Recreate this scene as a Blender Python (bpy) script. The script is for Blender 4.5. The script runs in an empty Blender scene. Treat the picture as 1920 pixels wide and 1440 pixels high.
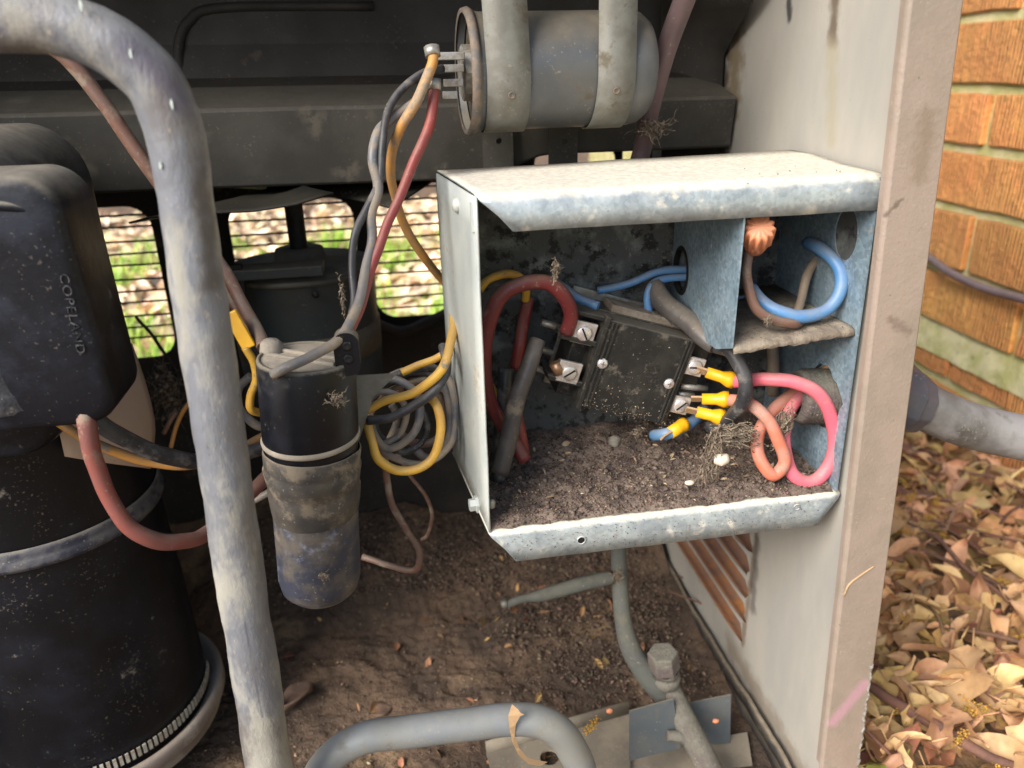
import bpy, bmesh, math, random
from mathutils import Vector, Matrix, noise
from mathutils.geometry import tessellate_polygon
random.seed(7)
S = bpy.context.scene
COL = S.collection
ZS = 0.54            # height of the lens above the ground
# ------------------------------------------------------------------ camera
YAW, PITCH, ROLL = math.radians(8.7), math.radians(22.5), math.radians(1.6)
FW = Vector((math.sin(YAW)*math.cos(PITCH), math.cos(YAW)*math.cos(PITCH), -math.sin(PITCH)))
R0 = Vector((math.cos(YAW), -math.sin(YAW), 0)); U0 = R0.cross(FW)
RT = R0*math.cos(ROLL) - U0*math.sin(ROLL); UP = U0*math.cos(ROLL) + R0*math.sin(ROLL)
cam = bpy.data.cameras.new('camera'); co = bpy.data.objects.new('camera', cam); COL.objects.link(co)
m = Matrix((RT, UP, -FW)).transposed().to_4x4(); m.translation = (0, 0, ZS); co.matrix_world = m
cam.sensor_width = 34.6; cam.lens = 34.6*1443/1920; cam.clip_start = 0.02; cam.clip_end = 300
cam.dof.use_dof = True; cam.dof.focus_distance = 0.47; cam.dof.aperture_fstop = 7.0
S.camera = co
# ------------------------------------------------------------------ light
SUN_DIR = Vector((-0.64, -0.50, 0.60)).normalized()      # towards the sun
w = bpy.data.worlds.new('World'); S.world = w; w.use_nodes = True
nt = w.node_tree; bg = nt.nodes['Background']
sky = nt.nodes.new('ShaderNodeTexSky'); sky.sky_type = 'NISHITA'; sky.sun_disc = False
sky.sun_elevation = math.asin(SUN_DIR.z); sky.sun_rotation = math.atan2(SUN_DIR.x, SUN_DIR.y)
sky.dust_density = 2.0; sky.ozone_density = 1.0; sky.air_density = 1.0
nt.links.new(sky.outputs[0], bg.inputs[0]); bg.inputs[1].default_value = 0.13
sl = bpy.data.lights.new('sun', 'SUN'); sl.energy = 2.9; sl.angle = math.radians(34); sl.color = (1.0, 0.955, 0.885)
so = bpy.data.objects.new('sun', sl); COL.objects.link(so); so.location = (0, 0, 5)
so.rotation_euler = SUN_DIR.to_track_quat('Z', 'Y').to_euler()
S.view_settings.view_transform = 'Standard'; S.view_settings.look = 'None'
S.view_settings.exposure = 0.85; S.view_settings.gamma = 1
S.render.engine = 'CYCLES'; S.cycles.max_bounces = 8; S.cycles.diffuse_bounces = 5
S.cycles.use_denoising = True

# ------------------------------------------------------------------ geometry helpers (camera-height coordinates, lifted by ZS on building)
def ray(u, v): return FW + RT*((u-960)/1443) - UP*((v-720)/1443)
def at(u, v, Y): d = ray(u, v); return d*(Y/d.y)
def atx(u, v, X): d = ray(u, v); return d*(X/d.x)
def atz(u, v, Z): d = ray(u, v); return d*(Z/d.z)
def XP(z): return 0.276 - 0.014*z
def atp(u, v, off=0.0):
    d = ray(u, v); return d*((0.276-off)/(d.x + 0.014*d.z))
V = Vector

class MB:
    def __init__(s): s.v = []; s.f = []; s.flat = set()
    def add(s, vs, fs, flat=False):
        o = len(s.v); s.v += [V(p) for p in vs]
        for f in fs:
            if flat: s.flat.add(len(s.f))
            s.f.append(tuple(i+o for i in f))
    def box(s, c, h, ex=(1,0,0), ey=(0,1,0), ez=(0,0,1)):
        c = V(c); ex, ey, ez = V(ex), V(ey), V(ez)
        vs = [c+ex*(h[0]*a)+ey*(h[1]*b)+ez*(h[2]*d) for a in (-1,1) for b in (-1,1) for d in (-1,1)]
        s.add(vs, [(0,1,3,2),(4,6,7,5),(0,4,5,1),(2,3,7,6),(0,2,6,4),(1,5,7,3)], True); return s
    def tube(s, pts, r, n=12, caps=True, sub=6, smooth=True, wob=0.0):
        pts = [V(p) for p in pts]
        rs = r if isinstance(r, (list, tuple)) else [r]*len(pts)
        if smooth and len(pts) > 2:
            P = [pts[0]*2-pts[1]] + pts + [pts[-1]*2-pts[-2]]; q = []; qr = []
            for i in range(1, len(P)-2):
                a, b, c, d = P[i-1:i+3]
                for k in range(sub):
                    t = k/sub
                    q.append(0.5*((2*b)+(c-a)*t+(2*a-5*b+4*c-d)*t*t+(3*b-a-3*c+d)*t**3))
                    qr.append(rs[i-1]*(1-t)+rs[i]*t)
            q.append(pts[-1]); qr.append(rs[-1]); pts, rs = q, qr
        if wob:
            pts = [p + noise.noise_vector(p*45)*wob for p in pts]
        T = []
        for i in range(len(pts)):
            t = pts[min(i+1, len(pts)-1)] - pts[max(i-1, 0)]
            T.append(t.normalized() if t.length > 1e-9 else V((0,0,1)))
        nrm = T[0].orthogonal().normalized(); o = len(s.v)
        for i, p in enumerate(pts):
            nrm = (nrm - T[i]*nrm.dot(T[i])).normalized(); bn = T[i].cross(nrm)
            for k in range(n):
                a = 2*math.pi*k/n; s.v.append(p + (nrm*math.cos(a)+bn*math.sin(a))*rs[i])
        for i in range(len(pts)-1):
            for k in range(n):
                a = o+i*n+k; b = o+i*n+(k+1) % n; s.f.append((a, b, b+n, a+n))
        if caps:
            for base in (0, (len(pts)-1)*n):
                s.flat.add(len(s.f)); s.f.append(tuple(o+base+k for k in (range(n) if base else reversed(range(n)))))
        return s
    def lathe(s, o, ax, prof, n=40, flute=0, fl_amp=0.0):
        """prof: (distance along ax, radius)"""
        o = V(o); ax = V(ax).normalized(); e1 = ax.orthogonal().normalized(); e2 = ax.cross(e1); b = len(s.v)
        for d, r in prof:
            for k in range(n):
                a = 2*math.pi*k/n; rr = r*(1+(fl_amp*math.cos(a*flute) if flute else 0))
                s.v.append(o+ax*d+(e1*math.cos(a)+e2*math.sin(a))*max(rr, 1e-5))
        for i in range(len(prof)-1):
            for k in range(n):
                p = b+i*n+k; q = b+i*n+(k+1) % n; s.f.append((p, q, q+n, p+n))
        return s
    def sheet(s, loops, to3, th):
        """flat plate with holes; loops[0] outer in 2-D, to3(a,b,side) -> point"""
        tri = tessellate_polygon([[V((p[0], p[1], 0)) for p in l] for l in loops]); flat = [p for l in loops for p in l]
        n = len(flat)
        vs = [to3(p[0], p[1], 0) for p in flat] + [to3(p[0], p[1], th) for p in flat]
        fs = [tuple(t) for t in tri] + [tuple(i+n for i in reversed(t)) for t in tri]
        o = 0
        for l in loops:
            for k in range(len(l)):
                a = o+k; c = o+(k+1) % len(l); fs.append((a, c, c+n, a+n))
            o += len(l)
        s.add(vs, fs, True); return s
    def grid(s, rows):
        o = len(s.v); m_ = len(rows[0])
        for r_ in rows: s.v += [V(p) for p in r_]
        for i in range(len(rows)-1):
            for j in range(m_-1):
                a = o+i*m_+j; s.f.append((a, a+1, a+m_+1, a+m_))
        return s
    def build(s, name, mat, parent=None, solid=0, bevel=0, flat=False, seg=2):
        me = bpy.data.meshes.new(name)
        if parent is not None: org = parent['_o'] if False else V(ORG[parent.name])
        else:
            xs = [sum(p[i] for p in s.v)/len(s.v) for i in range(3)]; xs[2] = min(p.z for p in s.v); org = V(xs)
        me.from_pydata([tuple(p-org) for p in s.v], [], s.f); me.update()
        bm = bmesh.new(); bm.from_mesh(me); bmesh.ops.recalc_face_normals(bm, faces=bm.faces)
        for i, f in enumerate(bm.faces): f.smooth = not flat and i not in s.flat
        bm.to_mesh(me); bm.free()
        me.materials.append(mat)
        o = bpy.data.objects.new(name, me); COL.objects.link(o)
        if parent is not None: o.parent = parent
        else: o.location = org + V((0, 0, ZS))
        ORG[o.name] = tuple(org)
        if solid:
            md = o.modifiers.new('thickness', 'SOLIDIFY'); md.thickness = solid; md.offset = 0
        if bevel:
            md = o.modifiers.new('edge', 'BEVEL'); md.width = bevel; md.segments = seg; md.limit_method = 'ANGLE'; md.angle_limit = math.radians(35)
        return o
ORG = {}
def tag(o, label=None, cat=None, group=None, kind=None):
    if label: o['label'] = label
    if cat: o['category'] = cat
    if group: o['group'] = group
    if kind: o['kind'] = kind
    return o
def thing(name, loc, label, cat, group=None):
    o = bpy.data.objects.new(name, None); COL.objects.link(o); o.empty_display_size = 0.01
    loc = V(loc); o.location = loc + V((0, 0, ZS)); ORG[o.name] = tuple(loc)
    return tag(o, label, cat, group)
def rrect(x0, x1, z0, z1, r, n=6):
    out = []
    for cx, cz, a0 in ((x1-r, z1-r, 0), (x0+r, z1-r, 90), (x0+r, z0+r, 180), (x1-r, z0+r, 270)):
        for k in range(n+1):
            a = math.radians(a0+90*k/n); out.append((cx+r*math.cos(a), cz+r*math.sin(a)))
    return out
def circ(cx, cz, r, n=20, ry=None): return [(cx+r*math.cos(2*math.pi*k/n), cz+(ry or r)*math.sin(2*math.pi*k/n)) for k in range(n)]

# ------------------------------------------------------------------ materials
def rgb(c): return (*c, 1.0) if len(c) == 3 else c
def mat(name, base, var=None, vs=30, vr=(0.4, 0.6), c3=None, c3s=90, c3r=(0.55, 0.62), rough=0.6, metal=0.0, dust=None, dup=0.0,
        dall=0.0, ds=60, bump=0.15, bs=300, bd=0.0006, rand=0.0, island=0.0, stretch=(1, 1, 1), spangle=0.0, detail=6, coat=0.0, speck=0.45, sc=(0.36, 0.31, 0.24)):
    m = bpy.data.materials.new(name); m.use_nodes = True; N = m.node_tree.nodes; L = m.node_tree.links
    b = N['Principled BSDF']; tc = N.new('ShaderNodeTexCoord'); mp = N.new('ShaderNodeMapping'); L.new(tc.outputs['Object'], mp.inputs[0])
    mp.inputs['Scale'].default_value = stretch; vec = mp.outputs[0]
    oi = N.new('ShaderNodeObjectInfo')
    def noise_(sc, det=detail, rg=0.6, dist=0.0):
        n = N.new('ShaderNodeTexNoise'); n.noise_dimensions = '4D'; L.new(vec, n.inputs['Vector']); n.inputs['Scale'].default_value = sc
        n.inputs['Detail'].default_value = det; n.inputs['Roughness'].default_value = rg; n.inputs['Distortion'].default_value = dist
        mu = N.new('ShaderNodeMath'); mu.operation = 'MULTIPLY'; mu.inputs[1].default_value = 37.0; L.new(oi.outputs['Random'], mu.inputs[0]); L.new(mu.outputs[0], n.inputs['W'])
        return n.outputs[0]
    def ramp(src, lo, hi):
        r = N.new('ShaderNodeMapRange'); r.interpolation_type = 'SMOOTHSTEP'; L.new(src, r.inputs[0]); r.inputs[1].default_value = lo; r.inputs[2].default_value = hi; return r.outputs[0]
    def mix(f, a, c, mode='MIX'):
        x = N.new('ShaderNodeMix'); x.data_type = 'RGBA'; x.blend_type = mode
        for s_, val in ((0, f), (6, a), (7, c)):
            if isinstance(val, (float, int)): x.inputs[s_].default_value = val
            elif isinstance(val, tuple): x.inputs[s_].default_value = rgb(val)
            else: L.new(val, x.inputs[s_])
        return x.outputs[2]
    col = rgb(base)
    if var: col = mix(ramp(noise_(vs), *vr), rgb(base), rgb(var))
    if c3: col = mix(ramp(noise_(c3s, 8, 0.7), *c3r), col, rgb(c3))
    if spangle:
        vo = N.new('ShaderNodeTexVoronoi'); vo.inputs['Scale'].default_value = 420; L.new(vec, vo.inputs['Vector'])
        sp = N.new('ShaderNodeSeparateColor'); L.new(vo.outputs['Color'], sp.inputs[0])
        r = N.new('ShaderNodeMapRange'); L.new(sp.outputs[0], r.inputs[0]); r.inputs[3].default_value = 1-spangle; r.inputs[4].default_value = 1+spangle
        hv = N.new('ShaderNodeHueSaturation'); L.new(r.outputs[0], hv.inputs['Value'])
        if isinstance(col, tuple): hv.inputs['Color'].default_value = col
        else: L.new(col, hv.inputs['Color'])
        col = hv.outputs[0]
    rsrc = None
    if speck and not island and not rand:
        n5 = noise_(520, 3, 0.5); n6 = noise_(26, 4, 0.6)
        ad5 = N.new('ShaderNodeMath'); ad5.operation = 'MULTIPLY_ADD'; L.new(n6, ad5.inputs[0]); ad5.inputs[1].default_value = 0.45; L.new(n5, ad5.inputs[2])
        f5 = ramp(ad5.outputs[0], 0.885, 0.935); m5 = N.new('ShaderNodeMath'); m5.operation = 'MULTIPLY'; L.new(f5, m5.inputs[0]); m5.inputs[1].default_value = speck
        col = mix(m5.outputs[0], col, rgb(sc))
        n7 = noise_(310, 3, 0.5); f7 = ramp(n7, 0.70, 0.76); m7 = N.new('ShaderNodeMath'); m7.operation = 'MULTIPLY'; L.new(f7, m7.inputs[0]); m7.inputs[1].default_value = speck*0.9
        col = mix(m7.outputs[0], col, (0.07, 0.05, 0.035))
    if rand or island:
        hv = N.new('ShaderNodeHueSaturation'); r = N.new('ShaderNodeMapRange'); am = rand or island
        if island:
            g = N.new('ShaderNodeNewGeometry'); src = g.outputs['Random Per Island']
        else: src = oi.outputs['Random']
        L.new(src, r.inputs[0]); r.inputs[3].default_value = 1-am; r.inputs[4].default_value = 1+am; L.new(r.outputs[0], hv.inputs['Value'])
        m2 = N.new('ShaderNodeMath'); m2.operation = 'MULTIPLY'; m2.inputs[1].default_value = 7.31; L.new(src, m2.inputs[0])
        fr = N.new('ShaderNodeMath'); fr.operation = 'FRACT'; L.new(m2.outputs[0], fr.inputs[0])
        r2 = N.new('ShaderNodeMapRange'); L.new(fr.outputs[0], r2.inputs[0]); r2.inputs[3].default_value = 0.5-am*0.06; r2.inputs[4].default_value = 0.5+am*0.05; L.new(r2.outputs[0], hv.inputs['Hue'])
        if isinstance(col, tuple): hv.inputs['Color'].default_value = col
        else: L.new(col, hv.inputs['Color'])
        col = hv.outputs[0]
    rough_out = None
    if dust:
        f = ramp(noise_(ds, 8, 0.7), 0.62-0.35*dall, 0.72-0.25*dall) if dall else None
        if dup:
            g = N.new('ShaderNodeNewGeometry'); sx = N.new('ShaderNodeSeparateXYZ'); L.new(g.outputs['Normal'], sx.inputs[0])
            ad = N.new('ShaderNodeMath'); ad.operation = 'ADD'; L.new(sx.outputs[2], ad.inputs[0])
            n2 = N.new('ShaderNodeMath'); n2.operation = 'MULTIPLY_ADD'; L.new(noise_(ds*1.5, 8, 0.7), n2.inputs[0]); n2.inputs[1].default_value = 1.1; n2.inputs[2].default_value = -0.55; L.new(n2.outputs[0], ad.inputs[1])
            u_ = ramp(ad.outputs[0], 0.15, 0.85)
            mm = N.new('ShaderNodeMath'); mm.operation = 'MULTIPLY'; L.new(u_, mm.inputs[0]); mm.inputs[1].default_value = dup
            if f is None: f = mm.outputs[0]
            else:
                mx = N.new('ShaderNodeMath'); mx.operation = 'MAXIMUM'; L.new(mm.outputs[0], mx.inputs[0]); L.new(f, mx.inputs[1]); f = mx.outputs[0]
        col = mix(f, col, mix(ramp(noise_(ds*4), 0.35, 0.65), rgb(dust), rgb(tuple(c*0.75 for c in dust))))
        rr = N.new('ShaderNodeMapRange'); L.new(f, rr.inputs[0]); rr.inputs[3].default_value = rough; rr.inputs[4].default_value = 0.95; rough_out = rr.outputs[0]
        if metal:
            r3 = N.new('ShaderNodeMapRange'); L.new(f, r3.inputs[0]); r3.inputs[3].default_value = metal; r3.inputs[4].default_value = 0; L.new(r3.outputs[0], b.inputs['Metallic'])
    else:
        rr = N.new('ShaderNodeMapRange'); L.new(noise_(vs*2), rr.inputs[0]); rr.inputs[1].default_value = 0.3; rr.inputs[2].default_value = 0.7
        rr.inputs[3].default_value = max(0.05, rough-0.12); rr.inputs[4].default_value = min(1, rough+0.12); rough_out = rr.outputs[0]
    if isinstance(col, tuple): b.inputs['Base Color'].default_value = col
    else: L.new(col, b.inputs['Base Color'])
    L.new(rough_out, b.inputs['Roughness'])
    if metal and not dust: b.inputs['Metallic'].default_value = metal
    if coat: b.inputs['Coat Weight'].default_value = coat
    if max(base[:3]) < 0.02: b.inputs['Specular IOR Level'].default_value = 0.33
    if bump:
        bp = N.new('ShaderNodeBump'); bp.inputs['Strength'].default_value = min(1, bump*2.5); bp.inputs['Distance'].default_value = bd
        L.new(noise_(bs, 8, 0.65), bp.inputs['Height']); L.new(bp.outputs[0], b.inputs['Normal'])
    return m
DUST = (0.30, 0.25, 0.19)
M = {}
M['post'] = mat('taupe_enamel', (0.315, 0.250, 0.207), (0.27, 0.222, 0.18), 30, (0.4, 0.65), (0.13, 0.10, 0.08), 46, (0.66, 0.76), 0.42, bump=0.3, bs=420, bd=0.0006, dust=(0.36, 0.30, 0.24), dall=0.16, ds=24, speck=0.6)
M['panel_in'] = mat('primer_inside', (0.41, 0.385, 0.34), (0.33, 0.32, 0.295), 14, (0.4, 0.65), (0.16, 0.13, 0.09), 34, (0.66, 0.76), 0.5, bump=0.1, bs=200, stretch=(1, 1, 0.35))
M['galv'] = mat('galvanised_box', (0.46, 0.52, 0.54), (0.34, 0.39, 0.42), 45, (0.4, 0.6), (0.30, 0.20, 0.12), 110, (0.63, 0.70), 0.42, 0.45, dust=(0.74, 0.68, 0.56), dup=0.95, dall=0.20, ds=80, bump=0.12, spangle=0.12)  # real dust, but made near white to carry the overexposed light on top
M['galv_wall'] = mat('galvanised_dusty', (0.55, 0.58, 0.55), (0.44, 0.48, 0.47), 25, (0.4, 0.65), (0.30, 0.25, 0.17), 80, (0.64, 0.72), 0.5, 0.2, dust=(0.50, 0.46, 0.37), dall=0.25, ds=30, bump=0.12)
M['galv_blue'] = mat('sky_tinted_galvanised', (0.30, 0.40, 0.47), (0.22, 0.31, 0.38), 60, (0.35, 0.65), (0.10, 0.08, 0.06), 75, (0.68, 0.73), 0.42, 0.4, dust=(0.35, 0.30, 0.24), dup=0.8, dall=0.1, ds=60, bump=0.12, spangle=0.22)  # bare zinc with the sky's blue reflection put into the base colour
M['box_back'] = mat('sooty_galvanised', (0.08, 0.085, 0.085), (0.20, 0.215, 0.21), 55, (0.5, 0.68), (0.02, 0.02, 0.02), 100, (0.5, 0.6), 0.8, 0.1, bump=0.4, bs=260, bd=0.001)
M['shelf'] = mat('dusty_shelf', (0.30, 0.25, 0.19), (0.20, 0.16, 0.12), 90, rough=0.95, bump=0.6, bs=400, bd=0.002)
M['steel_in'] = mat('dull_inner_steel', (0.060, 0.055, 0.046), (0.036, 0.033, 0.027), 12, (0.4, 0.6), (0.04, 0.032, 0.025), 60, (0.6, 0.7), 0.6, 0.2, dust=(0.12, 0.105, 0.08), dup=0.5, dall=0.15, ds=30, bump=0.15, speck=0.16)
M['steel_up'] = mat('shaded_upper_deck', (0.022, 0.018, 0.0135), (0.014, 0.0115, 0.009), 10, (0.4, 0.6), (0.05, 0.04, 0.03), 40, (0.6, 0.7), 0.7, 0.1, bump=0.15, speck=0.1)  # same sheet as the deck band; its shade is put into a darker tone
M['steel_dk'] = mat('dark_inner_steel', (0.016, 0.015, 0.013), (0.03, 0.026, 0.022), 12, rough=0.7, dust=(0.13, 0.11, 0.08), dup=0.6, dall=0.1, ds=30, bump=0.2, speck=0.16)
M['strap'] = mat('zinc_strap', (0.21, 0.212, 0.19), (0.16, 0.155, 0.132), 60, (0.4, 0.6), (0.13, 0.09, 0.06), 130, (0.62, 0.70), 0.5, 0.3, dust=(0.15, 0.13, 0.095), dall=0.25, ds=50, bump=0.15)
M['capcan'] = mat('grey_can', (0.098, 0.104, 0.110), (0.125, 0.127, 0.125), 30, (0.4, 0.65), rough=0.42, metal=0.35, dust=(0.15, 0.125, 0.085), dup=0.8, dall=0.12, ds=35, bump=0.06)
M['rim'] = mat('rusty_rim', (0.20, 0.15, 0.11), (0.13, 0.12, 0.11), 120, rough=0.7, metal=0.2, bump=0.4)
M['terminal'] = mat('terminal_tin', (0.42, 0.41, 0.38), (0.30, 0.27, 0.22), 200, rough=0.45, metal=0.6, dust=(0.30, 0.25, 0.18), dall=0.2, ds=150, bump=0.1)
M['bakelite'] = mat('dark_insulator', (0.03, 0.025, 0.02), (0.09, 0.07, 0.05), 90, rough=0.7, bump=0.3)
M['pipe'] = mat('oxidised_pipe', (0.185, 0.195, 0.22), (0.16, 0.147, 0.14), 24, (0.4, 0.6), (0.09, 0.09, 0.13), 40, (0.56, 0.68), 0.5, 0.25, dust=(0.40, 0.385, 0.33), dup=0.3, dall=0.50, ds=30, stretch=(1, 1, 0.42), bump=0.35, bs=420, bd=0.0008, speck=0.7)
M['pipe2'] = mat('dull_return_pipe', (0.22, 0.24, 0.255), (0.25, 0.25, 0.23), 20, (0.4, 0.6), (0.15, 0.13, 0.15), 40, (0.6, 0.72), 0.5, 0.25, dust=(0.27, 0.255, 0.21), dup=0.3, dall=0.3, ds=25, bump=0.12)
M['pipe3'] = mat('green_grey_pipe', (0.095, 0.10, 0.088), (0.075, 0.078, 0.07), 30, rough=0.85, dust=(0.14, 0.13, 0.10), dup=0.5, dall=0.3, ds=60, bump=0.4, bs=500)
M['mauve'] = mat('mauve_copper', (0.145, 0.095, 0.10), (0.115, 0.08, 0.082), 30, (0.4, 0.6), (0.26, 0.22, 0.24), 70, (0.62, 0.7), 0.5, 0.2, dust=(0.22, 0.17, 0.14), dup=0.5, dall=0.2, ds=60, bump=0.12)
M['black'] = mat('black_plastic', (0.004, 0.005, 0.008), (0.010, 0.012, 0.018), 50, (0.45, 0.7), (0.10, 0.095, 0.09), 160, (0.66, 0.72), 0.38, dust=(0.24, 0.21, 0.16), dup=0.85, dall=0.05, ds=60, bump=0.1, speck=0.16)
M['cover'] = mat('weathered_cover', (0.005, 0.006, 0.010), (0.018, 0.022, 0.034), 35, (0.45, 0.65), (0.15, 0.16, 0.18), 60, (0.66, 0.8), 0.40, dust=(0.30, 0.27, 0.22), dup=0.7, dall=0.03, ds=30, bump=0.14, bs=150, bd=0.0009, speck=0.16)
M['cover_chalk'] = mat('chalked_cover', (0.018, 0.02, 0.026), (0.17, 0.18, 0.205), 32, (0.38, 0.60), (0.30, 0.28, 0.25), 40, (0.56, 0.68), 0.55, bump=0.35, bs=140, bd=0.0012)
M['coverletter'] = mat('worn_moulded_letters', (0.008, 0.009, 0.012), (0.075, 0.075, 0.08), 420, rough=0.5, bump=0.1)
M['shell'] = mat('black_compressor_paint', (0.004, 0.0045, 0.0065), (0.010, 0.012, 0.018), 20, (0.4, 0.7), (0.14, 0.12, 0.10), 140, (0.69, 0.74), 0.33, dust=(0.27, 0.24, 0.19), dup=0.7, dall=0.03, ds=40, bump=0.08, speck=0.16)
M['weld'] = mat('weld_ring', (0.03, 0.034, 0.055), (0.10, 0.10, 0.11), 80, rough=0.5, dust=(0.26, 0.23, 0.18), dup=0.7, dall=0.15, ds=50, bump=0.3)
M['basering'] = mat('scuffed_base_ring', (0.24, 0.20, 0.18), (0.36, 0.33, 0.29), 30, (0.45, 0.6), (0.09, 0.08, 0.08), 60, (0.6, 0.7), 0.5, 0.2, dust=(0.35, 0.29, 0.22), dup=0.5, dall=0.1, bump=0.1)
M['tooth'] = mat('pale_tooth', (0.42, 0.40, 0.35), (0.30, 0.26, 0.20), 120, rough=0.6, bump=0.2)
M['paper'] = mat('tan_paper', (0.50, 0.375, 0.28), (0.46, 0.345, 0.25), 20, rough=0.8, bump=0.05)
M['can'] = mat('mottled_capacitor_can', (0.040, 0.046, 0.070), (0.12, 0.105, 0.09), 48, (0.42, 0.62), (0.19, 0.21, 0.28), 70, (0.56, 0.68), 0.5, 0.15, dust=(0.20, 0.16, 0.12), dall=0.22, ds=40, bump=0.5, bs=220)
M['tape'] = mat('dusty_tape', (0.065, 0.055, 0.044), (0.035, 0.032, 0.03), 40, (0.4, 0.6), rough=0.7, dust=(0.22, 0.18, 0.13), dup=0.9, dall=0.3, ds=55, bump=0.4, bs=150)
M['dustcap'] = mat('dust_covered_cap', (0.30, 0.26, 0.205), (0.22, 0.195, 0.16), 60, rough=0.95, bump=0.4, bs=400)
def wire(name, c, c2=None, dall=0.25, dc=(0.33, 0.27, 0.20)):
    M[name] = mat(name, c, c2 or tuple(x*0.75 for x in c), 60, (0.4, 0.65), rough=0.42, dust=dc, dup=0.35, dall=dall, ds=70, bump=0.08)
wire('w_orange', (0.50, 0.24, 0.055), (0.34, 0.19, 0.08), 0.35); wire('w_red', (0.25, 0.035, 0.03), (0.20, 0.04, 0.035), 0.12); wire('w_black', (0.022, 0.023, 0.027), (0.05, 0.05, 0.055), 0.3, (0.20, 0.18, 0.16))
wire('w_grey', (0.13, 0.135, 0.15), (0.22, 0.19, 0.16), 0.5); wire('w_yellow', (0.66, 0.38, 0.045), (0.55, 0.30, 0.05), 0.18); wire('w_brown', (0.17, 0.085, 0.06), (0.15, 0.10, 0.08), 0.35)
wire('w_blue', (0.075, 0.22, 0.46), (0.12, 0.24, 0.40), 0.15); wire('w_tan', (0.24, 0.18, 0.13), None, 0.5); wire('w_pink', (0.76, 0.13, 0.19), (0.66, 0.16, 0.19), 0.18, (0.55, 0.33, 0.28)); wire('w_coral', (0.62, 0.16, 0.09), (0.52, 0.22, 0.16), 0.35, (0.46, 0.28, 0.22))
wire('w_maroon', (0.17, 0.028, 0.03), (0.13, 0.03, 0.03), 0.05); wire('w_dred', (0.24, 0.075, 0.06), (0.20, 0.08, 0.07), 0.25)
wire('w_greytube', (0.07, 0.062, 0.06), (0.10, 0.09, 0.085), 0.2)
M['crimp'] = mat('yellow_crimp', (0.78, 0.42, 0.01), (0.70, 0.36, 0.01), 80, rough=0.4, bump=0.05)
M['nut'] = mat('orange_wire_nut', (0.72, 0.27, 0.13), (0.60, 0.24, 0.13), 80, rough=0.55, bump=0.15)
M['copper'] = mat('dull_copper', (0.40, 0.22, 0.12), (0.30, 0.18, 0.11), 100, rough=0.45, metal=0.6, bump=0.1)
M['contactor'] = mat('contactor_plastic', (0.016, 0.016, 0.015), (0.032, 0.030, 0.026), 70, (0.4, 0.7), (0.26, 0.22, 0.17), 210, (0.65, 0.70), 0.5, dust=(0.14, 0.12, 0.095), dup=0.9, dall=0.22, ds=110, bump=0.15, speck=0.16)
M['lug'] = mat('lug_tin', (0.62, 0.59, 0.55), (0.45, 0.40, 0.36), 150, (0.4, 0.6), (0.30, 0.16, 0.10), 140, (0.62, 0.7), 0.38, 0.5, bump=0.12)
M['screw'] = mat('screw_steel', (0.74, 0.72, 0.72), (0.58, 0.52, 0.50), 200, rough=0.3, metal=0.55, bump=0.1)
M['motor'] = mat('motor_teal', (0.018, 0.032, 0.036), (0.03, 0.036, 0.034), 14, rough=0.5, dust=(0.17, 0.15, 0.11), dup=0.8, dall=0.1, ds=25, bump=0.05, speck=0.16)
M['motorband'] = mat('motor_band', (0.10, 0.09, 0.068), (0.07, 0.065, 0.05), 25, rough=0.7, bump=0.1)
M['fan'] = mat('fan_blade', (0.012, 0.011, 0.009), (0.03, 0.026, 0.02), 30, rough=0.6, metal=0.2, dust=(0.05, 0.045, 0.03), dup=0.4, dall=0.1, bump=0.1)
M['dirt'] = mat('dry_dirt', (0.130, 0.083, 0.053), (0.068, 0.046, 0.032), 16, (0.38, 0.62), (0.25, 0.165, 0.095), 14, (0.54, 0.70), 0.98, bump=1.0, bs=420, bd=0.003)
M['boxdirt'] = mat('box_dirt', (0.22, 0.165, 0.13), (0.10, 0.072, 0.06), 55, (0.40, 0.6), (0.34, 0.27, 0.21), 90, (0.56, 0.66), 0.98, bump=1.0, bs=520, bd=0.0025)
M['chips'] = mat('debris_chips', (0.16, 0.115, 0.08), (0.08, 0.055, 0.04), 200, rough=0.95, island=0.75, bump=0.3)
M['chips_pale'] = mat('pale_seed_husks', (0.46, 0.36, 0.24), (0.34, 0.22, 0.13), 200, rough=0.8, island=0.4, bump=0.3)
M['web'] = mat('dusty_cobweb', (0.27, 0.215, 0.155), (0.13, 0.10, 0.07), 200, rough=0.95, bump=0.2)
M['brick'] = mat('wirecut_brick', (0.62, 0.235, 0.07), (0.68, 0.32, 0.09), 16, (0.35, 0.65), (0.26, 0.15, 0.045), 60, (0.56, 0.70), 0.85, bump=0, rand=0.14)
M['mortar'] = mat('mossy_mortar', (0.50, 0.45, 0.25), (0.36, 0.34, 0.13), 22, (0.4, 0.6), (0.17, 0.17, 0.08), 60, (0.58, 0.68), 0.95, bump=0.9, bs=240, bd=0.003)
M['leaf'] = mat('dry_leaf', (0.58, 0.37, 0.18), (0.41, 0.24, 0.11), 60, (0.35, 0.65), (0.16, 0.08, 0.04), 90, (0.58, 0.68), 0.62, bump=0.5, bs=260, bd=0.0006, rand=0.42)
M['leafstuff'] = mat('leaf_litter_mix', (0.40, 0.235, 0.095), (0.26, 0.14, 0.06), 60, rough=0.7, bump=0.4, island=0.6)
M['leafsun'] = mat('sun_toned_leaf_litter', (0.90, 0.76, 0.54), (0.80, 0.60, 0.38), 40, rough=0.7, bump=0.1, island=0.45)  # sunlit brightness of the yard painted into the leaf colour
M['grass'] = mat('grass_blades', (0.30, 0.56, 0.06), (0.48, 0.66, 0.12), 20, rough=0.5, bump=0, island=0.4)
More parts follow.
